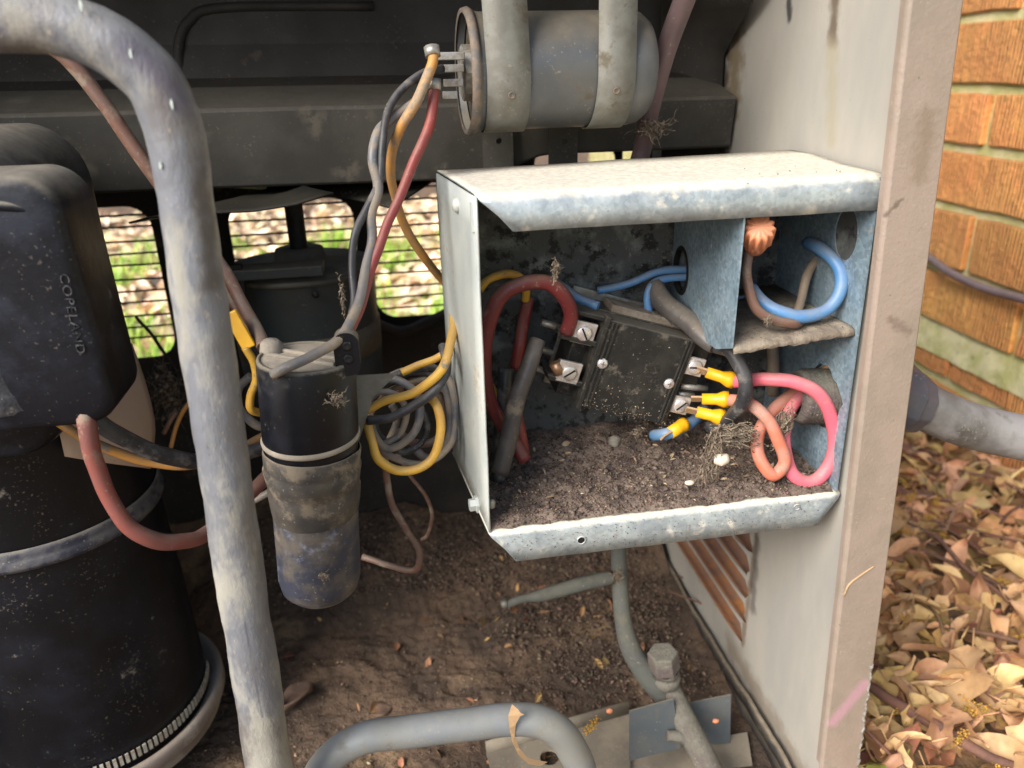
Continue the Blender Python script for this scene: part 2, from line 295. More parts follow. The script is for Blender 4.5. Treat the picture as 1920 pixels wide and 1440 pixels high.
M['soil'] = mat('leafy_soil', (0.14, 0.085, 0.045), (0.24, 0.14, 0.07), 22, (0.4, 0.6), (0.05, 0.035, 0.02), 45, (0.5, 0.65), 0.95, bump=0.9, bs=120, bd=0.006)
M['pollen'] = mat('golden_catkin', (0.60, 0.36, 0.06), (0.46, 0.26, 0.05), 200, rough=0.8, island=0.3, bump=0.2)
M['twig'] = mat('dry_twig', (0.20, 0.11, 0.065), (0.13, 0.075, 0.05), 60, rough=0.85, rand=0.3, bump=0.4)
M['conduit'] = mat('flexible_conduit', (0.14, 0.137, 0.135), (0.24, 0.235, 0.235), 30, (0.40, 0.6), (0.08, 0.075, 0.07), 26, (0.52, 0.66), 0.6, bump=0.25)
M['hub'] = mat('conduit_fitting', (0.085, 0.082, 0.105), (0.06, 0.064, 0.085), 30, rough=0.5, bump=0.1)
M['lip'] = mat('louver_edge', (0.24, 0.225, 0.19), (0.16, 0.13, 0.10), 60, rough=0.6, bump=0.2)
M['louver'] = mat('louver_paint', (0.33, 0.16, 0.08), (0.25, 0.135, 0.085), 40, (0.4, 0.6), (0.42, 0.17, 0.045), 60, (0.54, 0.64), 0.6, bump=0.25, bs=200)
M['hole'] = mat('black_rubber', (0.010, 0.010, 0.011), rough=0.5, bump=0.05)
M['pinkmark'] = mat('pink_scuff', (0.50, 0.30, 0.33), (0.46, 0.33, 0.29), 60, rough=0.5, bump=0.1)
M['chipmetal'] = mat('flaked_metal', (0.36, 0.34, 0.30), (0.20, 0.175, 0.15), 300, (0.4, 0.6), rough=0.7, bump=1.0, bs=500, bd=0.002)
M['brace'] = mat('blue_grey_bracket', (0.10, 0.12, 0.135), (0.13, 0.14, 0.14), 30, rough=0.6, metal=0.2, dust=(0.19, 0.165, 0.125), dup=0.95, dall=0.2, ds=40, bump=0.15)
M['plate'] = mat('tan_foot_plate', (0.235, 0.20, 0.15), (0.17, 0.145, 0.11), 30, rough=0.85, bump=0.3)
M['corrode'] = mat('corroded_valve', (0.11, 0.088, 0.08), (0.15, 0.14, 0.115), 50, rough=0.9, dust=(0.16, 0.15, 0.12), dup=0.9, dall=0.2, ds=80, bump=0.8, bs=380, bd=0.0016)
M['fleck'] = mat('paint_fleck', (0.55, 0.62, 0.58), (0.42, 0.48, 0.44), 300, rough=0.5, bump=0)
M['peel'] = mat('peeled_tan', (0.46, 0.30, 0.16), (0.38, 0.25, 0.14), 90, rough=0.8, bump=0.3)
# brick grooves: vertical combed relief on top of the plain material
def brick_relief():
    m = M['brick']; N = m.node_tree.nodes; L = m.node_tree.links; b = N['Principled BSDF']
    tc = N.new('ShaderNodeTexCoord'); mp = N.new('ShaderNodeMapping'); L.new(tc.outputs['Object'], mp.inputs[0]); mp.inputs['Scale'].default_value = (1, 1, 0.10)
    oi = N.new('ShaderNodeObjectInfo'); mu = N.new('ShaderNodeMath'); mu.operation = 'MULTIPLY'; mu.inputs[1].default_value = 51; L.new(oi.outputs['Random'], mu.inputs[0])
    n1 = N.new('ShaderNodeTexNoise'); n1.noise_dimensions = '4D'; n1.inputs['Scale'].default_value = 260; n1.inputs['Detail'].default_value = 2; L.new(mp.outputs[0], n1.inputs['Vector']); L.new(mu.outputs[0], n1.inputs['W'])
    wv = N.new('ShaderNodeTexWave'); wv.bands_direction = 'Y'; wv.inputs['Scale'].default_value = 52; wv.inputs['Distortion'].default_value = 2.2; wv.inputs['Detail Scale'].default_value = 0.6; L.new(tc.outputs['Object'], wv.inputs['Vector'])
    n2 = N.new('ShaderNodeTexNoise'); n2.noise_dimensions = '4D'; n2.inputs['Scale'].default_value = 140; n2.inputs['Detail'].default_value = 6; L.new(tc.outputs['Object'], n2.inputs['Vector']); L.new(mu.outputs[0], n2.inputs['W'])
    a1 = N.new('ShaderNodeMath'); a1.operation = 'MULTIPLY_ADD'; L.new(wv.outputs[1], a1.inputs[0]); a1.inputs[1].default_value = 0.62; L.new(n1.outputs[0], a1.inputs[2])
    a2 = N.new('ShaderNodeMath'); a2.operation = 'MULTIPLY_ADD'; L.new(n2.outputs[0], a2.inputs[0]); a2.inputs[1].default_value = 1.6; L.new(a1.outputs[0], a2.inputs[2])
    bp = N.new('ShaderNodeBump'); bp.inputs['Strength'].default_value = 1.0; bp.inputs['Distance'].default_value = 0.0032; L.new(a2.outputs[0], bp.inputs['Height']); L.new(bp.outputs[0], b.inputs['Normal'])
    # darker brown where the groove relief is low
    r = N.new('ShaderNodeMapRange'); L.new(a1.outputs[0], r.inputs[0]); r.inputs[1].default_value = 0.52; r.inputs[2].default_value = 0.92; 
    mx = N.new('ShaderNodeMix'); mx.data_type = 'RGBA'; L.new(r.outputs[0], mx.inputs[0]); mx.inputs[6].default_value = (0.20, 0.105, 0.03, 1)
    src = b.inputs['Base Color'].links[0].from_socket; L.new(src, mx.inputs[7]); L.new(mx.outputs[2], b.inputs['Base Color'])
brick_relief()

def seg_mask(m, a, b, r0, r1, color, scale=120, amp=0.012, amount=1.0):
    """a mark of its own shape: noise-edged band along the segment a-b (object coordinates)"""
    N = m.node_tree.nodes; L = m.node_tree.links; bs_ = N['Principled BSDF']
    tc = N.new('ShaderNodeTexCoord'); n = N.new('ShaderNodeTexNoise'); n.inputs['Scale'].default_value = scale; n.inputs['Detail'].default_value = 6; L.new(tc.outputs['Object'], n.inputs['Vector'])
    sb = N.new('ShaderNodeVectorMath'); sb.operation = 'SUBTRACT'; L.new(tc.outputs['Object'], sb.inputs[0]); sb.inputs[1].default_value = a
    d = V(b)-V(a); l = d.length; d.normalize()
    dt = N.new('ShaderNodeVectorMath'); dt.operation = 'DOT_PRODUCT'; L.new(sb.outputs[0], dt.inputs[0]); dt.inputs[1].default_value = d
    cp = N.new('ShaderNodeClamp'); L.new(dt.outputs['Value'], cp.inputs[0]); cp.inputs[1].default_value = 0; cp.inputs[2].default_value = l
    sc_ = N.new('ShaderNodeVectorMath'); sc_.operation = 'SCALE'; sc_.inputs[0].default_value = d; L.new(cp.outputs[0], sc_.inputs['Scale'])
    s2 = N.new('ShaderNodeVectorMath'); s2.operation = 'DISTANCE'; L.new(sb.outputs[0], s2.inputs[0]); L.new(sc_.outputs[0], s2.inputs[1])
    ad = N.new('ShaderNodeMath'); ad.operation = 'MULTIPLY_ADD'; L.new(n.outputs[0], ad.inputs[0]); ad.inputs[1].default_value = amp; L.new(s2.outputs['Value'], ad.inputs[2])
    r = N.new('ShaderNodeMapRange'); r.interpolation_type = 'SMOOTHSTEP'; L.new(ad.outputs[0], r.inputs[0]); r.inputs[1].default_value = r1+amp*0.5; r.inputs[2].default_value = r0+amp*0.5; r.inputs[3].default_value = 0; r.inputs[4].default_value = amount
    mx = N.new('ShaderNodeMix'); mx.data_type = 'RGBA'; L.new(r.outputs[0], mx.inputs[0]); mx.inputs[7].default_value = rgb(color)
    if bs_.inputs['Base Color'].links: L.new(bs_.inputs['Base Color'].links[0].from_socket, mx.inputs[6])
    else: mx.inputs[6].default_value = bs_.inputs['Base Color'].default_value
    L.new(mx.outputs[2], bs_.inputs['Base Color'])
CABLOC = V((0.0, 0.6, -0.56))
def pm(u, v): return at(u, v, 0.38)-CABLOC
def qm(u, v): return atp(u, v)-CABLOC
seg_mask(M['post'], pm(1562, 1352), pm(1618, 1284), 0.0015, 0.007, (0.46, 0.26, 0.31), amp=0.006, amount=0.8)
seg_mask(M['post'], pm(1660, 405), pm(1688, 375), 0.0002, 0.0022, (0.12, 0.09, 0.07), 300, 0.004, 0.8)
seg_mask(M['post'], pm(1722, 330), pm(1738, 220), 0.0005, 0.009, (0.22, 0.165, 0.12), 200, 0.014, 0.7)
seg_mask(M['post'], pm(1670, 600), pm(1700, 620), 0.0005, 0.005, (0.17, 0.125, 0.10), 260, 0.008, 0.7)
for A_, B_, r0_, r1_, c_, am_ in (((1352, 110), (1352, 285), 0.006, 0.022, (0.02, 0.018, 0.014), 1), ((1385, 40), (1372, 200), 0.002, 0.022, (0.17, 0.12, 0.06), 0.8), ((1565, -10), (1562, 75), 0.001, 0.008, (0.13, 0.10, 0.07), 0.9), ((1478, 5), (1480, 35), 0.0005, 0.005, (0.03, 0.03, 0.03), 0.9), ((1560, 90), (1560, 260), 0.001, 0.010, (0.33, 0.30, 0.21), 0.6),
    ((1418, 1010), (1392, 1205), 0.001, 0.006, (0.20, 0.15, 0.11), 0.8), ((1420, 1010), (1410, 1140), 0.0005, 0.009, (0.06, 0.05, 0.045), 0.6), ((1500, 1440), (1370, 1215), 0.002, 0.020, (0.21, 0.165, 0.12), 0.7)):
    seg_mask(M['panel_in'], qm(*A_), qm(*B_), r0_, r1_, c_, 90, r1_*1.5, am_)

seg_mask(M['pipe'], at(433, 1005, .342)-V((-0.10, 0.36, -0.5)), at(470, 1230, .339)-V((-0.10, 0.36, -0.5)), 0.0001, 0.0011, (0.09, 0.095, 0.12), 160, 0.0012, 0.85)
seg_mask(M['pipe'], at(470, 1230, .339)-V((-0.10, 0.36, -0.5)), at(492, 1345, .337)-V((-0.10, 0.36, -0.5)), 0.0001, 0.0009, (0.09, 0.095, 0.12), 160, 0.0012, 0.7)
seg_mask(M['pipe'], at(385, 250, .352)-V((-0.10, 0.36, -0.5)), at(400, 520, .350)-V((-0.10, 0.36, -0.5)), 0.001, 0.010, (0.085, 0.07, 0.06), 90, 0.016, 0.75)
seg_mask(M['pipe'], at(250, 90, .350)-V((-0.10, 0.36, -0.5)), at(340, 190, .350)-V((-0.10, 0.36, -0.5)), 0.001, 0.008, (0.10, 0.085, 0.11), 60, 0.012, 0.7)

# ================================================================== GROUND
g = MB(); n = 60
def gz(x, y): return (-0.030 if -0.53 < x < 0.285 and 0.36 < y < 0.83 else 0.0) - 0.548 + 0.010*noise.noise(V((x*5, y*5, 0))) + 0.006*noise.noise(V((x*17, y*17, 3)))
rows = []
def ax(i, n, a, b, big):
    t = i/n*2-1; return a+(b-a)*(t*0.5+0.5) if abs(t) < 0.8 else (a+(b-a)*(math.copysign(0.8, t)*0.5+0.5) + math.copysign((abs(t)-0.8)/0.2, t)**3*big)
for i in range(101):
    rows.append([(ax(j, 100, -1.5, 2.2, 80), ax(i, 100, -1.2, 5.0, 80), 0) for j in range(101)])
rows = [[(x, y, gz(x, y) if abs(x) < 3 and abs(y) < 7 else -0.548) for x, y, _ in r] for r in rows]
ground = tag(g.grid(rows).build('ground', M['soil']), kind='structure')

# leaves
LEAF_SHAPES = []
def leaf_pts(kind):
    L_ = random.uniform(0.030, 0.056); n = 9; Wd = L_*random.uniform(0.15, 0.27)
    ct = random.uniform(0.15, 0.9)/L_*0.6; cs = random.uniform(-1, 1); tw = random.uniform(-1.2, 1.2)
    rows = []
    for i in range(n+1):
        t = i/n; wd = Wd*max(0.04, math.sin(math.pi*min(1, t*0.96+0.02))**0.75)
        if kind == 1: wd *= 1 + 0.5*math.sin(t*math.pi*5.2)
        if kind == 2: wd *= (1.35*t**0.6) if t < 0.75 else 1
        row = []
        for j in (-2, -1, 0, 1, 2):
            x = (t-0.5)*L_; y = wd*j/2; z = abs(j/2)**1.2*Wd*cs*1.1 + math.sin(t*math.pi*1.1+cs)*L_*0.22*math.copysign(1, cs) + 0.0016*noise.noise(V((i*0.9, j*1.1, L_*900)))
            a = tw*(t-0.5); y, z = y*math.cos(a)-z*math.sin(a), y*math.sin(a)+z*math.cos(a)
            row.append(V((x, y, z)))
        rows.append(row)
    return rows
def leaf_mesh(i, kind, mat_):
    mb = MB(); mb.grid(leaf_pts(kind)); me = bpy.data.meshes.new('leaf_%d' % i)
    # thin blade with a short stalk
    mb.tube([mb.v[2], mb.v[2]+V((-0.012, 0.001, 0.002))], 0.0006, 4)
    me.from_pydata([tuple(p) for p in mb.v], [], mb.f); me.update(); me.materials.append(mat_)
    for p in me.polygons: p.use_smooth = True
    return me
LM = [leaf_mesh(i, i % 3, M['leaf']) for i in range(48)]
XW = 0.83                                    # face of the brick wall
cnt = 0
litter = thing('leaf_litter', (0.55, 0.6, -0.548), 'deep golden brown drift of dry leaves between the cabinet and the brick wall', 'leaf litter')
spots = []
while len(spots) < 298:
    x = random.uniform(0.30, XW-0.012); y = random.uniform(0.26, 0.98)
    p = V((x, y, -0.54)); z_ = p.dot(FW); u_ = 960+1443*p.dot(RT)/z_
    if u_ > 1990 or u_ < 1580: continue
    spots.append((x, y))
for k, (x, y) in enumerate(spots):
    o = bpy.data.objects.new('leaf', random.choice(LM)); COL.objects.link(o); o.parent = litter
    z = gz(x, y) + random.uniform(0.004, 0.024)
    o.location = V((x, y, z)) - V(ORG[litter.name])
    o.rotation_euler = (random.gauss(0, 0.55), random.gauss(0, 0.55), random.uniform(0, 6.28))
    s_ = random.uniform(0.7, 1.5); o.scale = (s_, s_*random.uniform(0.9, 1.2), s_)
def scatter(name, mat_, count, region, size, parent=None, zf=None, flatn=0.5, kind='stuff', thick=True, aspect=(0.4, 1.0)):
    mb = MB(); fs_ = mb.f; vs_ = mb.v
    for _ in range(count):
        pt = region()
        if pt is None: continue
        x, y, z = pt; s_ = random.uniform(*size); q = Matrix.Rotation(random.uniform(0, 6.28), 3, 'Z') @ Matrix.Rotation(random.gauss(0, flatn), 3, 'X') @ Matrix.Rotation(random.gauss(0, flatn), 3, 'Y')
        a = random.uniform(*aspect); o = len(vs_); c = V((x, y, z))
        if thick:
            P = [(-1, 0, 0), (0, -a, 0.15), (1, 0, 0), (0.1, a, 0.1), (0, 0, a*0.7), (0, 0.1, -a*0.5)]
            for p in P: vs_.append(c + q @ (V(p)*s_*random.uniform(0.7, 1.2)))
            for i in range(4): fs_.append((o+i, o+(i+1) % 4, o+4)); fs_.append((o+(i+1) % 4, o+i, o+5))
        else:
            P = [(-1, 0, 0), (-0.4, -a*0.8, 0.18), (0.4, -a*0.7, 0.2), (1, 0, 0), (0.35, a*0.8, 0.15), (-0.45, a*0.7, 0.2), (0, 0, 0.0)]
            for p in P: vs_.append(c + q @ (V(p)*s_))
            for i in range(6): fs_.append((o+i, o+(i+1) % 6, o+6))
    ob = mb.build(name, mat_, parent, flat=not thick)
    tag(ob, kind=kind); return ob
def reg_right():
    x = random.uniform(0.30, 1.2 if False else XW-0.01); y = random.uniform(-0.3, 2.2); return (x, y, gz(x, y)+random.uniform(0.0, 0.012))
scatter('small_leaves', M['leafstuff'], 3800, reg_right, (0.010, 0.026), litter, thick=False)
def cat_reg():
    a = random.choice(CAT); t = random.random(); c = a[0].lerp(a[1], t) + V((random.gauss(0, 0.0022), random.gauss(0, 0.0022), random.gauss(0, 0.002))); return tuple(c)
CAT = []
for _ in range(70):
    x = random.uniform(0.31, XW-0.02); y = random.uniform(0.3, 1.0); a = random.uniform(0, 6.28); l = random.uniform(0.012, 0.035); z = gz(x, y)+0.026
    CAT.append((V((x, y, z)), V((x+math.cos(a)*l, y+math.sin(a)*l, z+random.uniform(-0.008, 0.006)))))
scatter('catkin', M['pollen'], 5200, cat_reg, (0.0008, 0.0018), litter)
for k in range(34):
    tb = MB(); x = random.uniform(0.31, XW-0.04); y = random.uniform(0.30, 0.95); a = random.gauss(1.9, 0.7); l = random.uniform(0.06, 0.22)
    p0 = V((x, y, gz(x, y)+0.020)); pts = [p0]
    for j in range(4):
        a += random.gauss(0, 0.2); pts.append(pts[-1]+V((math.cos(a)*l/4, math.sin(a)*l/4, random.gauss(0, 0.003))))
    pts = [V((min(p.x, XW-0.01), p.y, p.z)) for p in pts]
    tb.tube(pts, [random.uniform(0.001, 0.0025)]*4+[0.0006], 6, sub=3); tb.build('twig', M['twig'], litter)
# two rounder roots and one green leaf near the foot of the post
rt = MB().tube([atz(1600, 1270, -0.53), atz(1700, 1330, -0.525), atz(1800, 1390, -0.527), atz(1900, 1440, -0.53)], [0.004, 0.0052, 0.0046, 0.004], 10, wob=0.003)
rt.build('root', M['twig'], litter)
gl = bpy.data.objects.new('leaf', leaf_mesh(90, 2, mat('green_leaf', (0.20, 0.24, 0.04), (0.28, 0.26, 0.06), 60, rough=0.5))); COL.objects.link(gl); gl.parent = litter
gl.location = atz(1665, 1420, -0.515) - V(ORG[litter.name]); gl.rotation_euler = (0.2, 0.1, 0.3); tag(gl, 'still green leaf')

# far yard seen through the grille
def reg_far():
    y = 0.86+random.random()**1.5*2.6; x = random.uniform(-0.9, XW-0.02) if y < 3 else random.uniform(-1.5, 0.8); return (x*(0.5+y*0.35) if x < 0 else x*min(1, (0.45+y*0.2)), y, gz(x, y)+random.uniform(0.002, 0.02))
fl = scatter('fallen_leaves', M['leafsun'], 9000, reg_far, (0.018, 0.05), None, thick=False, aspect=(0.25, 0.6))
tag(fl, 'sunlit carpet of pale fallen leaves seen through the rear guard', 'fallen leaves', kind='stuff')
mb = MB()
for c in range(150):
    y = random.uniform(0.95, 2.7); x = random.uniform(-0.75, 0.25)*(0.5+y*0.4)
    if noise.noise(V((x*2.2, y*2.2, 5))) < -0.22: continue
    for b_ in range(46):
        px = x+random.gauss(0, 0.03); py = y+random.gauss(0, 0.03); h = random.uniform(0.03, 0.09); a = random.uniform(0, 6.28); le = random.uniform(0.01, 0.05); wv = 0.0022
        o = V((px, py, gz(px, py))); d = V((math.cos(a), math.sin(a), 0)); sd = V((-d.y, d.x, 0))*wv
        mb.add([o-sd, o+sd, o+d*le*0.4+V((0, 0, h*0.6))+sd*0.8, o+d*le*0.4+V((0, 0, h*0.6))-sd*0.8, o+d*le+V((0, 0, h))], [(0, 1, 2, 3), (3, 2, 4)])
tag(mb.build('grass_tufts', M['grass']), 'bright green grass tufts growing among leaves behind the cabinet', 'grass', kind='stuff')

# ================================================================== BRICK WALL
wall = thing('brick_wall', (XW+0.05, 1.0, -0.56), 'orange combed-face brick wall with mossy mortar to the right of the cabinet', 'brick wall')
K = XW/0.634
zj = [0.034*K+0.13*K, 0.034*K+0.066*K, 0.034*K, -0.036*K, -0.098*K, -0.163*K, -0.2335*K]     # centres of the bed joints
thick_top, thick_bot = -0.2960*K, -0.3300*K
mo = MB(); mo.box((XW+0.075, 1.0, -0.16), (0.066, 2.2, 0.44)); mo.build('mortar', M['mortar'], wall)
# lumpy mortar bead of the wide joint
rows = []
for i in range(9):
    t = i/8; row = []
    for j in range(160):
        y = 0.45+j*0.007; zz = thick_top+0.004+(thick_bot-thick_top-0.008)*t
        row.append((XW+0.010-0.013*t+0.004*noise.noise(V((y*30, zz*30, 0)))+0.0035*noise.noise(V((y*90, zz*90, 2))), y, zz))
    rows.append(row)
mo = MB().grid(rows).build('mortar_ledge', M['mortar'], wall); tag(mo, 'thick mossy mortar ledge')
BM = {}
def brick_mesh(h, Lb, var):
    key = (round(h, 4), Lb, var)
    if key in BM: return BM[key]
    rnd = random.Random(hash(key) & 0xffff); bm = bmesh.new(); bmesh.ops.create_cube(bm, size=1)
    bmesh.ops.subdivide_edges(bm, edges=[e for e in bm.edges if abs((e.verts[0].co-e.verts[1].co).y) > 0.5], cuts=5, use_grid_fill=True)
    bmesh.ops.subdivide_edges(bm, edges=[e for e in bm.edges if abs((e.verts[0].co-e.verts[1].co).z) > 0.5], cuts=1, use_grid_fill=True)
    for v in bm.verts:
        v.co = V((v.co.x*0.09, v.co.y*Lb, v.co.z*h)); 
        if v.co.x < 0: v.co += V((rnd.uniform(-0.0012, 0.0012), rnd.uniform(-0.0012, 0.0012), rnd.uniform(-0.0015, 0.0015)))
    bmesh.ops.bevel(bm, geom=[e for e in bm.edges if e.calc_face_angle(0) > 1.2], offset=0.0016, segments=1, affect='EDGES')
    me = bpy.data.meshes.new('brick_%d' % len(BM)); bm.to_mesh(me); bm.free(); me.materials.append(M['brick']); BM[key] = me; return me
def course(z0, z1, head, Lb=0.237, gap=0.011):
    h = z1-z0; P = Lb+gap; k = -3
    while True:
        y0 = head + k*P
        if y0 > 2.1: break
        if y0 > 0.15:
            o = bpy.data.objects.new('brick', brick_mesh(h, Lb, k % 3)); COL.objects.link(o); o.parent = wall
            o.location = V((XW+0.045+random.uniform(-0.0015, 0.0015), y0+gap/2+Lb/2, (z0+z1)/2)) - V(ORG[wall.name])
        k += 1
H0 = 0.755*K
bounds = [(zj[i+1]+0.0068, zj[i]-0.0068) for i in range(6)]
heads = [H0*0.99-0.124, H0*1.0, H0-0.124+0.035, H0*1.016, H0-0.124, H0*1.004]
# course k between joints k and k+1
for (z0, z1), hd in zip(bounds, heads): course(z0, z1, hd)
course(thick_top+0.001, zj[6]-0.0085, H0-0.115)
course(-0.465, thick_bot-0.001, 0.750*K); course(-0.56, -0.482, 0.69*K)
cb = MB().tube([atx(1700, 455, XW-0.012), atx(1745, 485, XW-0.012), atx(1775, 507, XW-0.02), atx(1815, 528, XW-0.016), atx(1860, 545, XW-0.014), atx(1925, 563, XW-0.02), atx(1990, 590, XW-0.02)], 0.0062, 10)
tag(cb.build('cable', M['mauve']), 'thin purple-brown cable sagging along the brick wall', 'cable')

# ================================================================== CABINET
cab = thing('condenser_cabinet', (0.0, 0.6, -0.56), 'open beige sheet metal condenser cabinet with its front panel removed', 'air conditioner')
YB = 0.80
# corner post: channel section following the photo's lean
pts_in = [at(1706, 0, 0.38), at(1660, 350, 0.38), at(1600, 900, 0.38), at(1540, 1440, 0.38)]
pts_out = [at(1808, 0, 0.38), at(1760, 400, 0.38), at(1690, 850, 0.38), at(1612, 1440, 0.38)]
def lin(ps, z):
    a, b = ps[0], ps[-1]; return a.x+(b.x-a.x)*(z-a.z)/(b.z-a.z)
rows = []
NZ = 40
for i in range(NZ+1):
    z = 0.17-0.725*i/NZ; xi, xo = lin(pts_in, z), lin(pts_out, z); r_ = 0.0016
    w1 = 0.0004*noise.noise(V((0, 0, z*14))); dmg = 0
    if z < -0.40: dmg = 0.0022*abs(noise.noise(V((5, 2, z*90))))*min(1, (-0.40-z)/0.03)
    xo -= dmg
    rows.append([(xi, 0.3865, z), (xi, 0.381+r_, z), (xi+r_*0.3, 0.3805+r_*0.3, z), (xi+r_, 0.380, z), ((xi+xo)/2, 0.3799+w1, z), (xo-r_, 0.380, z), (xo-r_*0.3, 0.3805+r_*0.3, z), (xo, 0.381+r_, z), (xo+0.001, 0.45, z)])
cpm = MB().grid(rows); cpm.flat |= {i for i in range(len(cpm.f)) if i % 8 in (0, 3, 4, 7)}; cpm.build('corner_post', M['post'], cab, solid=0.0011)
# side panel with louver opening
z_b = [-0.4930, -0.4685, -0.4440, -0.4195, -0.3950, -0.3705]      # lower ends of the louvers
def to_side(a, b, s): return (XP(b)+s, a, b)
holes = []
for i, zb in enumerate(z_b):
    y0 = 0.516-0.0012*i+random.uniform(-0.002, 0.004); y1 = 0.770
    zt = zb+0.0215; j = [(y0+0.004+random.uniform(-0.003, 0.003), zb+0.002), (y0+random.uniform(-0.004, 0.002), zb+0.006), (y0+random.uniform(-0.003, 0.003), zb+0.010), (y0+random.uniform(-0.002, 0.004), zb+0.015), (y0+0.006, zt)]
    holes.append([(y1, zb), (y1, zt)] + j[::-1] if False else j + [(y1, zt), (y1, zb), (y0+0.03, zb-0.0010)])
# conduit holes
hc = atp(1555, 742); holes.append(circ(hc.y, hc.z, 0.021, 24, 0.020))
outer = [(0.3825, 0.17), (0.3825, -0.545), (0.80, -0.545), (0.80, 0.17)]
sp = MB().sheet([outer]+holes, to_side, 0.0012).build('side_panel', M['panel_in'], cab)
for i, zb in enumerate(z_b):
    y0 = 0.512; y1 = 0.775; N_ = 24; rows = []
    for j in range(N_+1):
        t = j/N_; y = y0+(y1-y0)*t; e = min(1, min(t, 1-t)/0.09); e = math.sin(e*math.pi/2)
        row = []
        for q in range(7):
            s_ = q/6; dx = 0.022*s_*e; zz = zb-0.0005+(-0.0045*math.sin(s_*math.pi)+0.0165*(s_**2.8))*e+0.0005*noise.noise(V((y*60, s_*3, i)))
            row.append((XP(zz)+0.0014+dx, y, zz))
        rows.append(row)
    MB().grid(rows).build('louver', M['louver'], cab, solid=0.0009)
# dark trims on the side panel
tr = MB()
def strip(mb, pts, wv, th=0.0012):
    for a, b in zip(pts[:-1], pts[1:]):
        a, b = V(a), V(b); mid = (a+b)/2; ex = (b-a); l = ex.length/2; ex.normalize(); up = V(wv).normalized(); ey = up.cross(ex).normalized()
        mb.box(mid, (l, th, V(wv).length), ex, ey, up)
# base pan: floor, rim along the side, dirt sheet
MB().box((-0.11, 0.60, -0.564), (0.40, 0.232, 0.006)).build('base_pan', M['plate'], cab)
rim = MB(); rimpts = [atp(1225, 1010, 0.006), atp(1290, 1130, 0.007), atp(1350, 1232, 0.008), atp(1400, 1310, 0.009), atp(1470, 1425, 0.008), atp(1500, 1480, 0.008)]
rimpts = [V((p.x, p.y, p.z+0.004)) for p in rimpts]
rimpts = [p+noise.noise_vector(p*60)*0.0012-V((0, 0, 0.003)) for p in [rimpts[0].lerp(rimpts[1], 0.0)]+[rimpts[i].lerp(rimpts[i+1], t/6) for i in range(5) for t in range(6)]]
rows = [[p+V((0, 0, -0.011)) for p in rimpts], [p for p in rimpts], [p+V((0.0025, 0, 0.0010)) for p in rimpts]]
MB().grid(rows).build('pan_rim', M['tape'], cab, solid=0.0012)
# rear panel with round-cornered windows
def to_back(a, b, s): return (a, YB+s, b)
KB = YB/0.95
W_ = [(-0.45, -0.255*KB, -0.316*KB, -0.138*KB), (-0.186*KB, -0.0415*KB, -0.30*KB, -0.142*KB), (-0.0235*KB, 0.150, -0.294*KB, -0.130*KB), (0.148+0.006, 0.2825*KB, -0.20, -0.094*KB), (0.2915*KB, 0.270, -0.20, -0.097*KB)]
W_[0] = (-0.45, -0.2285, -0.270, -0.116); W_[1] = (-0.1565, -0.0350, -0.246, -0.1175); W_[2] = (-0.0205, 0.128, -0.246, -0.108); W_[3] = (0.152, 0.2375, -0.19, -0.0735); W_[4] = (0.2455, 0.272, -0.19, -0.0755)
loops = [[(-0.50, 0.17), (-0.50, -0.55), (0.2795, -0.55), (0.2795, 0.17)]] + [rrect(a, b, c, d, min(0.022, (b-a)*0.3)) for a, b, c, d in W_]
MB().sheet(loops, to_back, 0.0012).build('rear_panel', M['steel_dk'], cab)
for k in range(13):
    z = -0.100-0.0127*k; gw = MB(); pts = [(-0.46+0.147*j, YB+0.010+0.0008*math.sin(j*2+k), z+0.0012*math.sin(j*1.3+k*2.1)) for j in range(6)]
    gw.tube(pts, 0.00115, 6, sub=2); gw.build('guard_wire', M['steel_dk'], cab)
# slanted bar crossing behind the right window
MB().tube([at(690, 600, 0.785), at(750, 622, 0.785), at(800, 605, 0.785), at(850, 582, 0.785)], 0.006, 8).build('brace_rod', M['steel_dk'], cab)
# left side and top
MB().box((-0.50, 0.60, -0.19), (0.0008, 0.21, 0.365)).build('left_panel', M['steel_in'], cab)
MB().box((-0.11, 0.615, 0.172), (0.395, 0.185, 0.0012)).build('unseen_top_cover', M['steel_in'], cab)  # out of view; added to keep overhead light off the interior
# fan deck: stepped sheet over the fan
prof = [(0.685, 0.168), (0.682, 0.09), (0.672, 0.02), (0.662, -0.004), (0.652, -0.0105), (0.600, -0.0235), (0.5985, -0.0255), (0.603, -0.0765), (0.6045, -0.0780), (0.66, -0.072)]
NX = 60
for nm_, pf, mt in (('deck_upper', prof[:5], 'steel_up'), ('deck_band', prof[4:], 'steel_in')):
    rows = []
    for i in range(NX+1):
        x = -0.497+0.770*i/NX; row = []; up_ = max(0, min(1, (x-0.07)/0.06)); up_ = up_*up_*(3-2*up_)
        for (y, z) in pf:
            dz = -0.004*(x+0.1)/0.35 + 0.0005*noise.noise(V((x*9, z*9, 1))) + (0.0165*up_ if z < -0.05 else 0)
            row.append((x, y+0.0008*noise.noise(V((x*7, z*12, 0))), z+dz+0.004*max(0, (x-0.02))))
        rows.append(row)
    MB().grid(rows).build(nm_, M[mt], cab, solid=0.0011, flat=True, bevel=0.0012)
